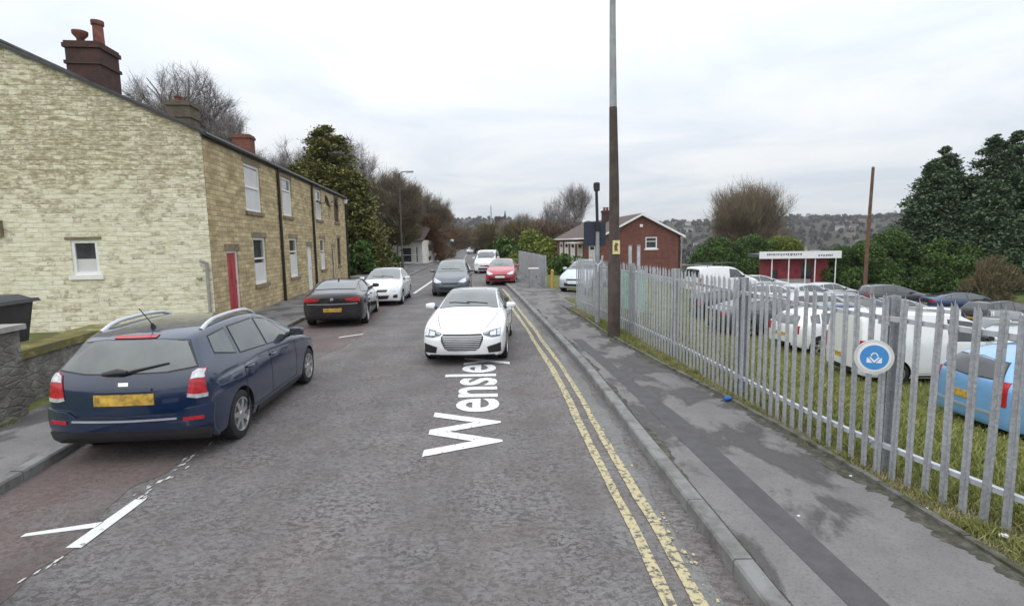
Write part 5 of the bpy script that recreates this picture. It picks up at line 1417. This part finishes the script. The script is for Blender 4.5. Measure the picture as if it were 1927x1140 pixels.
def bare(name, x, y, label, H, Rw, seed, mat='twig_grey', group=None, depth=5, r0=.2, n0=5, fork=(2, 3), spray=26, tl=.9, tw=.011, z=None, z0=.18, cat='tree', lift=.35):
    """leafless tree: limbs fork inside the crown's outline and end in sprays of fine twigs; trunk, branches and crown are parts"""
    rr = random.Random(seed); g = np.random.default_rng(seed); zz = gz1(x, y) if z is None else z
    root = empty(name, (x, y, zz), 0, label, cat, group)
    tb, cb = MB(), MB(); tips = []
    zc, hz = H * (.5 + z0 * .5), H * (.5 - z0 * .5)
    def inside(p): return (p.x ** 2 + p.y ** 2) / Rw ** 2 + ((p.z - zc) / hz) ** 2 < rr.uniform(.8, 1.02)
    def grow(p, d, l, r, k):
        pts = [p]; q = p; dd = d; out = False
        for i in range(4):
            dd = (dd + Vector((rr.gauss(0, .16), rr.gauss(0, .16), rr.gauss(.04, .08)))).normalized(); n_ = q + dd * (l / 4)
            if i > 0 and n_.z > H * z0 * 1.3 and not inside(n_): out = True; break
            q = n_; pts.append(q)
        if len(pts) < 2: return
        cb.tube(pts, [r * (1 - .45 * i / max(len(pts) - 1, 1)) for i in range(len(pts))], 5 if r > .06 else 3, cap=False)
        for s_, e_ in zip(pts[:-1], pts[1:]):
            if k <= 3: tips.append((e_, dd, .8 if k > 1 else 1.0))
        if k == 0 or out: return
        for j in range(rr.randint(*fork) + 1):
            s = pts[min(len(pts) - 1, rr.randint(1, 4))] if j else pts[-1]
            ax = dd.orthogonal().normalized(); ax.rotate(Matrix.Rotation(rr.uniform(0, 6.283), 3, dd))
            nd = dd.copy(); nd.rotate(Matrix.Rotation(rr.uniform(.35, .95) if j else rr.uniform(.05, .35), 3, ax))
            nd = (nd + Vector((0, 0, lift * .3))).normalized()
            grow(s, nd, l * rr.uniform(.6, .88), max(r * (.62 if j else .7), .014), k - 1)
    l0 = H * max(z0, .1)
    tb.tube([(0, 0, -.3), (0, 0, l0 * .5), (0, 0, l0)], [r0 * 1.2, r0, r0 * .85], 8)
    for j in range(n0):
        a = 6.283 * j / n0 + rr.uniform(-.4, .4); s_ = (Rw / (H * .5)) * rr.uniform(.15, 1.0)
        grow(Vector((0, 0, l0 * rr.uniform(.75, 1))), Vector((math.cos(a) * s_, math.sin(a) * s_, 1)).normalized(), H * rr.uniform(.26, .36), r0 * .5, depth - 1)
    tb.build('trunk', M['bark_grey'], root); cb.build('branches', M['bark_grey'], root, fix=False)
    P0 = np.array([tuple(t_[0]) for t_ in tips]); D0 = np.array([tuple(t_[1]) for t_ in tips])
    n = min(len(tips) * spray, 26000); pick = g.integers(0, len(tips), n)
    D = D0[pick] * .55 + g.normal(size=(n, 3)) * .5 + np.array([0, 0, .35 * lift * 2]); D /= np.linalg.norm(D, axis=1)[:, None]
    L = (tl * g.uniform(.4, 1.4, n))[:, None]; C = P0[pick] + g.normal(size=(n, 3)) * .12 * tl + D * L * .5
    W = np.cross(D, g.normal(size=(n, 3))); W /= np.linalg.norm(W, axis=1)[:, None]; W = W * (tw * g.uniform(.6, 1.5, n))[:, None]
    quads_mesh('crown', np.stack([C - D * L * .5 - W, C - D * L * .5 + W, C + D * L * .5 + W * .6, C + D * L * .5 - W * .6], 1), M[mat], root)
    return root

# behind the terrace and along the left of the street
bt = 'bare trees behind the terrace'
bare('bare_tree', -32.6, 55, 'large bare grey tree standing behind the terrace roof, between the first two chimneys', 20.2, 5.6, 5, group=bt, r0=.36, n0=7, spray=8, tw=.010, z=.2, z0=.3)
bare('bare_tree', -27.6, 54, 'bare grey tree behind the terrace roof, just left of the red brick chimney', 15.2, 3.4, 8, group=bt, r0=.25, n0=6, spray=8, tw=.010, z=.2, z0=.25)
bare('bare_tree', -24.2, 60, 'small pale bare tree between the red brick chimney and the big olive conifer', 13.6, 3.6, 14, group=bt, r0=.2, n0=5, spray=11, tw=.010, z0=.2)
bare('bare_tree', -18.2, 58, 'bare tree whose twigs show round the top of the big olive conifer', 14.2, 5.0, 15, group=bt, r0=.2, n0=5, spray=9, tw=.010, z0=.2)
conifer('conifer_tree', -15.4, 46.5, 'big olive green conifer rising beyond the far end of the stone terrace', 12.3, 5.3, 46000, .145, M['conifer_olive'], 3, boughs=300, e=.52, droop=.3)
conifer('conifer_tree', -18.2, 47, 'lower dark olive conifer leaning against the left side of the big conifer', 9.6, 3.8, 26000, .145, M['conifer_olive'], 13, boughs=180, e=.6, droop=.3)
conifer('conifer_tree', -12.9, 45.0, 'olive evergreen with yellowish tips at the street side of the big conifer', 8.2, 2.9, 22000, .145, M['conifer_olive'], 14, boughs=190, e=.5, droop=.3)
leafy('ivy_shrub', -11.9, 43.0, 'dark green shrub at the foot of the big conifer beyond the terrace', 'shrub', 2.6, 1.2, 1.3, 2600, .18, M['hedge_green'], 33, clumps=40, profile=dome, tr=.1)
bare('bare_tree', -13.4, 60, 'bare branching tree above the brown thicket right of the big conifer', 10.2, 4.0, 23, group='bare trees along the street', r0=.2, n0=5, spray=6, tw=.012, mat='twig_brown')
bare('bare_tree', -11.6, 68, 'bare twiggy tree behind the far street lamp on the left', 9.6, 4.2, 27, group='bare trees along the street', r0=.2, n0=5, spray=6, tw=.012, mat='twig_brown')
th_ = 'brown thickets along the left of the street'
leafy('thicket', -13.6, 66, 'brown leafless thicket just left of the far street lamp', 'thicket', 6.3, 3.0, 3.2, 6000, .3, M['mixed_brown'], 41, th_, clumps=70, profile=dome, aspect=3.2)
leafy('thicket', -11.6, 73, 'russet brown thicket right of the far street lamp, tallest on the left verge', 'thicket', 6.3, 3.0, 3.2, 6000, .3, M['brown_twigs'], 42, th_, clumps=70, profile=dome, aspect=3.2)
leafy('thicket', -12.4, 59.2, 'brown shrub with a bushy head hiding the roof of the pale cottage', 'thicket', 5.6, 2.4, 1.6, 8000, .26, M['mixed_brown'], 47, th_, clumps=60, z0=2.6, aspect=3.2, tr=.12)
leafy('thicket', -9.9, 66.5, 'brown thicket at the right end of the pale cottage', 'thicket', 5.6, 1.5, 1.8, 9000, .26, M['red_twigs'], 48, th_, clumps=50, profile=dome, aspect=3.2, tr=.1)
leafy('thicket', -13.2, 88, 'reddish thicket behind the russet one along the left verge', 'thicket', 6.0, 3.0, 4.0, 11000, .32, M['red_twigs'], 43, th_, clumps=60, profile=dome, aspect=3.0)
leafy('thicket', -15.5, 106, 'low brown and green thicket beside the green bank on the left', 'thicket', 5.2, 3.0, 5.0, 11000, .34, M['mixed_brown'], 44, th_, clumps=60, profile=dome, aspect=3.0)
leafy('thicket', -14.4, 56, 'dark undergrowth between the conifer and the pale cottage', 'thicket', 4.4, 1.8, 2.4, 9240, .24, M['mixed_brown'], 45, th_, clumps=40, profile=dome, aspect=2.2)
leafy('garden_shrub', -11.4, 49.5, 'green garden shrub in front of the dark undergrowth on the left verge', 'shrub', 2.2, 1.1, 1.1, 1800, .16, M['hedge_green'], 46, None, clumps=24, profile=dome, tr=.05, z0=.05)
# rows of trees down the far street
fg = 'trees far down the street'
spec = [(-21, 150, 11, 6.0, 'red_twigs', 'russet tree crown far down the street, left of the shelter'), (-27, 175, 12, 7.0, 'brown_twigs', 'broad brown tree behind the russet one on the left of the far street'),
        (-17, 205, 7.5, 6.0, 'brown_twigs', 'brown tree where the far street disappears'), (-6, 190, 7.5, 6.0, 'brown_twigs', 'brown tree right of the vanishing street'),
        (3, 175, 8, 6.5, 'mixed_brown', 'olive brown tree beyond the white van'), (-4.2, 120, 5.6, 4.2, 'mixed_brown', 'rounded olive shrub tree right behind the white van'),
        (4, 118, 7.4, 5.0, 'brown_twigs', 'dull brown tree beyond the lime shrub'), (10.5, 130, 8, 6.0, 'red_twigs', 'reddish brown tree left of the brick house'),
        (1.5, 90, 5.0, 3.6, 'mixed_brown', 'low brown thicket behind the far palisade fence'), (5.6, 96, 5.6, 4.0, 'brown_twigs', 'brown shrubby tree at the left end of the brick house'),
        (-40, 190, 13, 8.0, 'brown_twigs', 'tall brown tree hidden behind the left thickets'), (16, 150, 8.5, 7.0, 'mixed_brown', 'olive brown tree behind the roof of the brick house')]
for i, (x, y, h, r, m, lb) in enumerate(spec):
    leafy('street_tree', x, y, lb, 'tree', h, r, r, 9000, .50, M[m], 60 + i, fg, clumps=90, profile=lambda h_: ellip(.18 + .82 * h_), aspect=3.0, th=h * .7)
for i, (x, y, h, lb) in enumerate(((11.2, 96, 13.2, 'bare tree rising behind the left end of the brick house roof, the tallest there'), (8.4, 100, 11.2, 'slim bare tree just left of the tallest one behind the brick house'), (2.5, 104, 8.2, 'faint small bare tree above the brown trees left of the brick house'), (-.5, 112, 7.6, 'smallest faint bare tree above the brown trees beyond the white van'))):
    bare('bare_tree', x, y, lb, h, h * .3, 70 + i, group='bare trees by the brick house', n0=5, r0=.16, spray=2, tw=.012, mat='twig_grey', lift=.7, tl=1.0)
leafy('lime_shrub', 2.15, 47.5, 'yellow green shrub leaning over the top of the far palisade fence', 'shrub', 3.0, 2.0, 2.2, 3600, .17, M['bush_lime'], 81, None, clumps=36, profile=dome, tr=.07)
leafy('green_shrub', -.3, 52, 'dark green shrub behind the red hatchback roof', 'shrub', 2.6, 1.5, 1.8, 2600, .18, M['hedge_green'], 82, None, clumps=30, profile=dome, tr=.07)
leafy('garden_hedge', 4.3, 40, 'low green hedge in front of the white windows of the brick house', 'hedge', 1.5, 1.6, 1.2, 2400, .14, M['hedge_green'], 83, None, clumps=30, profile=dome, tr=.05, z0=.05)
# right-hand side
bare('bare_tree', 37.6, 85, 'large rounded bare tree with dense upright twigs right of the brick house', 10.9 - gz1(37.6, 85), 7.9, 31, mat='twig_brown', n0=11, r0=.2, fork=(2, 3), spray=9, tw=.013, z0=.12, lift=.9, tl=1.6)
leafy('thicket', 37.6, 84, 'brown twiggy undergrowth around the foot of the large rounded bare tree', 'thicket', 7.6, 7.0, 3.0, 9000, .26, M['twig_brown'], 90, None, clumps=80, profile=dome, aspect=4.5, z0=.1)
hg = 'green shrubs behind the yard'
for i, (x, y, h, rx, m, lb) in enumerate(((22.6, 60, 4.4, 2.6, 'hedge_green', 'dark green shrub at the left end of the row behind the yard'), (26.5, 59, 4.5, 3.2, 'hedge_green', 'wide green shrub behind the left half of the kiosk'), (30.4, 60, 4.6, 2.8, 'bush_lime', 'brighter green shrub peeping over the kiosk canopy'),
        (29.8, 46.5, 4.0, 2.6, 'hedge_green', 'green shrub touching the right end of the kiosk'), (33.2, 47.5, 4.8, 3.0, 'hedge_green', 'tallest green shrub right of the wooden pole'), (36.3, 44.5, 4.2, 2.6, 'hedge_green', 'green shrub between the wooden pole and the dark conifers'))):
    leafy('laurel_shrub', x, y, lb, 'shrub', h, rx, 2.2, 24000, .125, M[m], 95 + i, hg, clumps=60, profile=dome, tr=.1, z0=.05)
leafy('dead_shrub', 34.6, 38.5, 'dry brown shrub at the foot of the dark conifers', 'shrub', 3.0, 1.7, 1.5, 2600, .22, M['mixed_brown'], 104, None, clumps=30, profile=dome, aspect=4, z0=.05)
cg = 'dark conifers at the right edge'
for i, (x, y, h, r, lb) in enumerate(((37.6, 48.5, 11.6, 4.6, 'leftmost of the dark conifers at the right edge'), (40.3, 50.5, 13.1, 4.6, 'second dark conifer from the left at the right edge'), (42.3, 47.8, 13.6, 4.8, 'dark conifer with the sharpest top, third from the left'), (45.4, 49.0, 14.0, 4.8, 'tall dark conifer close to the right edge'),
        (39.6, 44.6, 9.4, 4.4, 'shorter dark conifer standing in front of the tall ones'), (43.6, 44.0, 11.4, 4.8, 'dark conifer in front of the tallest, filling the gap at the right'), (47.8, 46.5, 13.4, 4.8, 'dark conifer cut by the right edge of the picture'))):
    conifer('conifer_tree', x, y, lb, h - .5, r, 42000, .15, M['conifer_dark'], 110 + i, cg, boughs=420, e=.66, droop=.42)

# ------------------------------------------------------------------ grass
def blades(name, area, n, h, mats, seed, label, dens=None, w=.006):
    g = np.random.default_rng(seed); x, y = area(g, n); z = ground_z(x, y)
    C = np.stack([x, y, z], 1); a = g.uniform(0, 6.283, n); hh = h * g.uniform(.35, 1.2, n)
    d = np.stack([np.cos(a), np.sin(a), 0 * a], 1); lean = g.normal(size=(n, 2)) * .45
    tip = C + np.stack([lean[:, 0] * hh, lean[:, 1] * hh, hh], 1)
    ww = (w * g.uniform(.7, 1.5, n))[:, None]
    mid = C * .45 + tip * .55 + np.stack([0*a, 0*a, .12 * hh], 1)
    V = np.stack([C - d * ww, C + d * ww, mid + d * ww * .8, tip], 1)
    tag(quads_mesh(name, V, mats), label, None, None, 'stuff')
M['grass_dry'] = leaf_mat('grass_dry', (.16, .135, .065), (.27, .24, .12), (.40, .36, .21), (.16, .18, .06))
M['grass_green'] = leaf_mat('grass_green', (.10, .12, .03), (.18, .20, .055), (.27, .28, .09), (.38, .35, .16))
def verge(g, n):
    y = 2.4 + (19 - 2.4) * g.uniform(0, 1, n) ** 1.7; f = g.uniform(0, 1, n); x = EDGE(y) + .06 + f * (FENCE(y) + .25 - EDGE(y) - .06); return x, y
blades('verge_grass', verge, 30000, .055, M['grass_dry'], 3, 'dry grass and moss between the pavement edging and the fence', w=.004)
def tuft(g, n):
    c = np.array([(EDGE(yy) + .1 + g.uniform(0, .4), yy) for yy in 2.6 + 14 * g.uniform(0, 1, 60) ** 1.5]); k = g.integers(0, len(c), n); o_ = g.normal(size=(n, 2)) * .07
    return c[k, 0] + o_[:, 0], c[k, 1] + o_[:, 1]
blades('verge_tufts', tuft, 9000, .09, M['grass_green'], 4, 'green tufts growing on the verge', w=.004)
def yard(g, n):
    y = 3 + 19 * g.uniform(0, 1, n) ** 1.5; x = FENCE(y) + .1 + 8.0 * g.uniform(0, 1, n) ** 1.3; return x, y
blades('yard_grass', yard, 70000, .10, M['grass_green'], 5, 'rough grass behind the palisade fence', w=.007)
def pierfoot(g, n):
    k = g.uniform(0, 1, n); return -6.85 - .5 * k + g.normal(size=n) * .06, 6.55 + .55 * k + g.normal(size=n) * .22
blades('pier_grass', pierfoot, 6000, .13, M['grass_green'], 6, 'green weeds at the foot of the gate pier', w=.005)
def polefoot(g, n): return 2.52 + g.normal(size=n) * .22, 13.2 + g.normal(size=n) * 1.3
blades('pole_weeds', polefoot, 4000, .12, M['grass_green'], 7, 'weeds around the foot of the lamp column', w=.005)
def bank(g, n):
    y = g.uniform(92, 128, n); return BACK_L(y) - .2 - 2.4 * g.uniform(0, 1, n), y
blades('bank_grass', bank, 12000, .35, leaf_mat('bank_green', (.05, .10, .02), (.09, .17, .03)), 8, 'green grass bank on the left far along the street', w=.06)
def bank2(g, n):
    y = g.uniform(42, 52, n); return BACK_L(y) - .1 - 1.8 * g.uniform(0, 1, n), y
blades('bank_grass', bank2, 9000, .3, leaf_mat('bank_green2', (.05, .10, .02), (.10, .16, .04)), 9, 'green grass strip on the left beyond the terrace', w=.03)
# ------------------------------------------------------------------ buildings further off
M['roof_brown'] = simple('roof_tile', (.10, .072, .062), .85, var=.3, scale=5, bump=.3)
M['soffit_white'] = simple('white_board', (.78, .78, .77), .5, var=.06)
root = empty('brick_house', (12.05, 50, -.75), R(4.5), 'low red brick house with white edged gable and one small gable window', 'house')
hw_, ez, rz_, Ln = 3.75, 3.6, 5.52, 25.0
b = MB(); wall_holes(b, -hw_, hw_, 0, ez, [(.42, 1.52, 2.35, 3.42)], lambda u, w, z: (u, w, z))
b.add([(-hw_, 0, ez), (hw_, 0, ez), (0, 0, rz_ - .05)], [(0, 1, 2)]); b.build('gable_wall', M['brick_red'], root, fix=False)
make_window(root, lambda u, w, z: (u, w, z), .42, 1.52, 2.35, 3.42, dep=.08, rail=.62, fw=.1, sill='white_upvc', lintel=False)
b = MB(); b.bx(-.14, .14, -.06, -.004, 4.35, 4.6); b.build('vent_box', M['soffit_white'], root)
front_w = [(2.4, 5.0, .7, 2.9), (8.2, 10.8, .5, 3.1), (12.3, 14.9, .5, 3.1), (16.4, 19.0, .5, 3.1), (20.3, 22.6, .5, 3.1)]
b = MB(); MfL = lambda u, w, z: (-hw_ + w, u, z)
wall_holes(b, 0, Ln, 0, ez, front_w, MfL); b.build('front_wall', M['brick_red'], root, fix=False)
for q in front_w: make_window(root, MfL, *q, dep=.02, rail=.45, fw=.3, sill='white_upvc', lintel=False, curtain=.8)
b = MB(); b.bx(hw_ - .2, hw_, 0, Ln, 0, ez); b.build('rear_wall', M['brick_red'], root)
b = MB(); th = .09
for sx in (-1, 1):
    xe = sx * (hw_ + .35); ze = ez - .35 * (rz_ - ez) / hw_
    vs = [(xe, -.3, ze), (xe, Ln + .3, ze), (0, Ln + .3, rz_), (0, -.3, rz_)]; vs += [(x, y, z + th) for x, y, z in vs]
    b.add(vs, [(3,2,1,0), (4,5,6,7), (0,1,5,4), (1,2,6,5), (2,3,7,6), (3,0,4,7)])
rf = b.build('roof', M['roof_brown'], root)
b = MB()
for sx in (-1, 1):
    xe = sx * (hw_ + .35); ze = ez - .35 * (rz_ - ez) / hw_
    b.prism([(xe, ze - .12), (0, rz_ - .12), (0, rz_ + .07), (xe, ze + .07)], lambda a, c, h: (a, h, c), -.36, -.305)
b.build('bargeboard', M['soffit_white'], rf)
b = MB(); b.tube([(hw_ + .1, -.08, ez - .3), (hw_ + .06, -.08, 0)], .05, 8); b.build('drain_pipe', M['pole_grey'], root)
chimney(root, -.9, 9.5, .8, .6, 4.9, 6.4, M['brick_sooty'], [(-.15, 0, .35, .14, 'pot'), (.18, 0, .35, .14, 'pot')], False)
b = MB(); b.bx(-hw_ - .5, -hw_ - .35, 0, Ln, ez - .28, ez - .12); b.build('gutter', M['soffit_white'], rf)
b = MB(); b.bx(-hw_ - 1.3, -hw_ - .01, 7.6, 10.6, 2.9, 3.05)
b.build('porch_roof', M['soffit_white'], root)

M['render_white'] = simple('white_render', (.70, .68, .63), .9, var=.12, scale=2)
root = empty('white_cottage', (-12.2, 62.5, gz1(-12.2, 62.5)), R(-8), 'pale rendered cottage with dark windows behind the far street lamp', 'house')
b = MB(); hol = [(-.7, .7, .35, 2.1), (1.15, 1.45, .3, 2.2)]
wall_holes(b, -1.9, 1.9, 0, 2.9, hol, lambda u, w, z: (u, w, z)); b.build('front_wall', M['render_white'], root, fix=False)
for q in hol: make_window(root, lambda u, w, z: (u, w, z), *q, dep=.1, rail=.5, fw=.08, sill='white_upvc', lintel=False)
b = MB(); b.bx(1.65, 1.9, .26, 7, 0, 2.9); b.bx(-1.9, -1.65, .26, 7, 0, 2.9); b.bx(-1.65, 1.65, 6.75, 7, 0, 2.9); b.build('side_wall', M['render_white'], root)
b = MB()
for s_ in (0, 1):
    ya, yb = (-.3, 3.5) if s_ == 0 else (7.3, 3.5)
    vs = [(-2.2, ya, 2.75), (2.2, ya, 2.75), (2.2, yb, 4.6), (-2.2, yb, 4.6)]; vs += [(x, y, z + .1) for x, y, z in vs]
    b.add(vs, [(3,2,1,0), (4,5,6,7), (0,1,5,4), (1,2,6,5), (2,3,7,6), (3,0,4,7)])
b.build('roof', M['roof_brown'], root)
root = empty('street_lamp', (-8.95, 44.3, .1), 0, 'thin dark street lamp on the left beyond the terrace', 'street lamp')
b = MB(); b.tube([(0, 0, 0), (0, 0, 1.4), (0, 0, 1.5), (0, 0, 8.0)], [.11, .11, .075, .06], 10); b.build('pole', M['pole_brown'], root)
b = MB(); b.tube([(0, 0, 7.95), (.25, 0, 8.1), (.55, 0, 8.12)], .035, 6); b.build('arm', M['pole_brown'], root)
b = MB(); b.box((.85, 0, 8.1), (.62, .26, .12)); b.build('lamp_head', M['pole_grey'], root)
# shelter with blue and white fascia far along the left
root = empty('bus_shelter', (-15.2, 126, gz1(-15.2, 126)), 0, 'far shelter with white and blue fascia at the left kerb', 'shelter')
b = MB(); b.bx(-1.7, 1.7, 0, 1.6, 2.9, 3.35); b.build('roof', M['soffit_white'], root)
b = MB(); b.bx(-1.72, 1.72, -.08, -.002, 2.72, 2.98); b.build('fascia', M['sign_blue'], root)
for x in (-1.5, -.4, .6, 1.5): b = MB(); b.bx(x - .06, x + .06, .1, .22, 0, 2.9); b.build('post', M['black_trim'], root)
b = MB(); b.bx(-1.6, 1.6, 1.45, 1.5, .2, 2.8); b.build('rear_panel', M['glass_grey'], root)
# far skyline
root = empty('mast', (13.5 - 20, 420, gz1(-6.5, 420)), 0, 'thin far mast rising above the trees over the vanishing street', 'mast')
zt = 2.45 + 420 * .066 - gz1(-6.5, 420)
b = MB(); b.tube([(-8.5, 0, 0), (-8.5, 0, zt)], [.7, .35], 6); b.build('lattice', M['pole_grey'], root)
root = empty('far_block', (-3.5, 330, gz1(-3.5, 330)), 0, 'flat roofed dark block with a spire on the skyline over the vanishing street', 'building')
zt = 2.45 + 330 * .044 - gz1(-3.5, 330)
b = MB(); b.bx(-6.0, -.2, 0, 8, 0, zt); b.bx(-5.6, -.6, .3, 7, zt, zt + .7); b.build('wall', M['brick_sooty'], root)
b = MB(); b.tube([(0.2, 2, 0), (0.2, 2, zt + .5), (.2, 2, zt + 4.6)], [1.0, .7, .1], 8); b.build('spire', M['brick_sooty'], root)

# red kiosk with white canopy in the yard
root = empty('kiosk', (24.6, 46.5, gz1(24.6, 46.5)), R(-10), 'red walled kiosk with a long white canopy on thin white posts', 'kiosk')
M['kiosk_red'] = simple('kiosk_red', (.28, .035, .045), .6, var=.3, scale=2)
M['ink'] = simple('sign_ink', (.10, .11, .14), .7, var=.2); M['ink_blue'] = simple('sign_ink_blue', (.06, .12, .26), .7, var=.2)
kz = .0
b = MB(); wall_holes(b, -2.6, 3.6, 0, 2.75, [(.9, 2.0, .9, 2.3), (-2.2, -1.5, .9, 1.7)], lambda u, w, z: (u, w + .9, z))
b.bx(-2.6, -2.35, .92, 4, 0, 2.75); b.bx(3.35, 3.6, .92, 4, 0, 2.75); b.build('wall', M['kiosk_red'], root, fix=False)
b = MB(); b.add([(.9, 1.0, .9), (2.0, 1.0, .9), (2.0, 1.0, 2.3), (.9, 1.0, 2.3)], [(0,1,2,3)]); b.build('window', M['window_glass'], root, fix=False)
b = MB(); b.add([(-2.2, 1.0, .9), (-1.5, 1.0, .9), (-1.5, 1.0, 1.7), (-2.2, 1.0, 1.7)], [(0,1,2,3)]); b.build('window', M['window_glass'], root, fix=False)
b = MB(); b.bx(-3.9, 4.1, -.9, 4.2, 2.8, 3.05); b.build('canopy', M['slate'], root)
b = MB(); b.bx(-3.95, 4.15, -.98, -.905, 2.70, 3.28); fa = b.build('fascia', M['soffit_white'], root)
rr = random.Random(3)
def dashes(x0, x1, z, h, m, nm):
    x = x0
    while x < x1:
        b = MB(); w = rr.uniform(.07, .16); b.bx(x, x + w, -.992, -.982, z - h / 2 + rr.uniform(0, h * .3), z + h / 2); x += w + rr.uniform(.04, .12)
        b.build(nm, m, fa)
dashes(-3.2, .2, 3.02, .2, M['ink'], 'faded_letter'); dashes(1.9, 3.2, 2.92, .16, M['ink_blue'], 'blue_letter')
for x in (-2.6, -.9, .75, 1.7, 3.7): b = MB(); b.tube([(x, -.75, 0), (x, -.75, 2.8)], .06, 8); b.build('post', M['soffit_white'], root)
b = MB(); b.bx(-2.5, 1.5, -.2, .2, 0, 1.0); b.build('counter', M['cement'], root)
root.scale = (.80, .80, 1.06)
root = empty('telegraph_pole', (27.75, 42, gz1(27.75, 42)), R(0), 'tall brown wooden pole leaning slightly, right of the kiosk', 'pole')
zt = 7.63 - gz1(27.75, 42)
b = MB(); b.tube([(0, 0, -.3), (.02, 0, zt * .5), (.12, 0, zt)], [.15, .13, .105], 10); b.build('shaft', M['wood_pole'], root)
b = MB(); b.lathe([(.001, .1), (.06, .06), (.11, 0)], 10, (.12, 0, zt)); b.build('cap', M['pole_grey'], root)
# yard wall and sheds behind
root = empty('yard_wall', (18.6, 58, gz1(18.6, 58)), R(-3), 'low grey wall with pale coping right of the brick house', 'wall')
b = MB(); b.bx(-2.6, 3.0, 0, .3, 0, 1.5); b.build('wall', M['rubble'], root); b = MB(); b.bx(-2.65, 3.05, -.05, .35, 1.5, 1.62); b.build('coping', M['cement'], root)
# tarmac of the yard
xs_ = np.arange(6.5, 34, 1.0); ysY = np.arange(7, 56, 1.5)
Pg = np.zeros((len(ysY), len(xs_), 3))
for i, y in enumerate(ysY):
    x = FENCE(float(y)) + np.linspace(9.5, 32, len(xs_)); Pg[i, :, 0] = x; Pg[i, :, 1] = y; Pg[i, :, 2] = ground_z(x, np.full_like(x, y)) + .03
tag(grid_mesh('yard_tarmac', Pg, M['gutter'], flip=True), None, None, None, 'structure')
# town and woods on the far hillside: too many and too small to count
g = np.random.default_rng(77)
b = MB(); T = []
mt = [simple('far_wall_pale', (.42, .40, .38), .9), simple('far_wall_brown', (.22, .17, .14), .9), simple('far_roof', (.11, .10, .10), .9)]
for k in range(90):
    r = g.uniform(560, 1350); a = g.normal(R(34) if k % 2 else R(19), R(3.5)) if k % 5 else g.uniform(R(-25), R(55)); x, y = r * math.sin(a), r * math.cos(a); z = gz1(x, y)
    w, d, h = g.uniform(6, 12), g.uniform(6, 8), g.uniform(4, 6)
    b.cur = 0 if g.uniform() < .55 else 1; b.box((x, y, z + h / 2), (w, d, h), a * -1)
    b.cur = 2; rot = Matrix.Rotation(-a, 3, 'Z')
    b.add([rot @ Vector(p) + Vector((x, y, z + h)) for p in ((-w/2, -d/2-.3, 0), (w/2, -d/2-.3, 0), (w/2, d/2+.3, 0), (-w/2, d/2+.3, 0), (-w/2, 0, d*.32), (w/2, 0, d*.32))], [(0,1,5,4), (2,3,4,5), (0,4,3), (1,2,5)])
tag(b.build('far_town', mt, None, fix=False), 'pale houses of a town scattered over the far hillside', None, None, 'stuff')
def woods(n, r0, r1, a0, a1, size, H, spread, seed):
    g = np.random.default_rng(seed); out = []
    r = np.sqrt(g.uniform(r0**2, r1**2, n)); a = g.uniform(a0, a1, n); x = r * np.sin(a); y = r * np.cos(a); z = ground_z(x, y); hh = H * g.uniform(.6, 1.3, n)
    m = 26; C = np.repeat(np.stack([x, y, z + hh * .5], 1), m, 0); d = g.normal(size=(n * m, 3)); d /= np.linalg.norm(d, axis=1)[:, None]
    C += d * np.repeat(np.stack([hh * .45, hh * .45, hh * .5], 1), m, 0) * g.uniform(.6, 1, (n * m, 1))
    return rnd_quads(C, size, g, None, 2.0)
wq = np.concatenate([woods(500, 260, 520, R(-30), R(60), 1.8, 6, 1, 1), woods(1100, 520, 900, R(-35), R(60), 2.2, 6, 1, 2), woods(2200, 900, 1700, R(-35), R(60), 3.6, 7, 1, 3)])
M['far_wood'] = leaf_mat('far_woodland', (.042, .038, .031), (.050, .045, .036), (.058, .050, .040), (.052, .050, .036))
tag(quads_mesh('far_woods', wq, M['far_wood']), 'woodland and hedges covering the far hills', None, None, 'stuff')

# ------------------------------------------------------------------ the air
hz = bpy.data.materials.new('haze'); hz.use_nodes = True; nt = hz.node_tree; nt.nodes.clear()
ho = nt.nodes.new('ShaderNodeOutputMaterial'); hv = nt.nodes.new('ShaderNodeVolumePrincipled')
hv.inputs['Color'].default_value = (.86, .89, .93, 1); hv.inputs['Density'].default_value = HAZE
nt.links.new(hv.outputs[0], ho.inputs['Volume'])
b = MB(); b.bx(-5600, 5600, -5600, 5600, float(gz.min()) - 1.0, float(gz.max()) + 40)
tag(b.build('haze', hz), 'thin pale haze in the air', None, None, 'stuff')
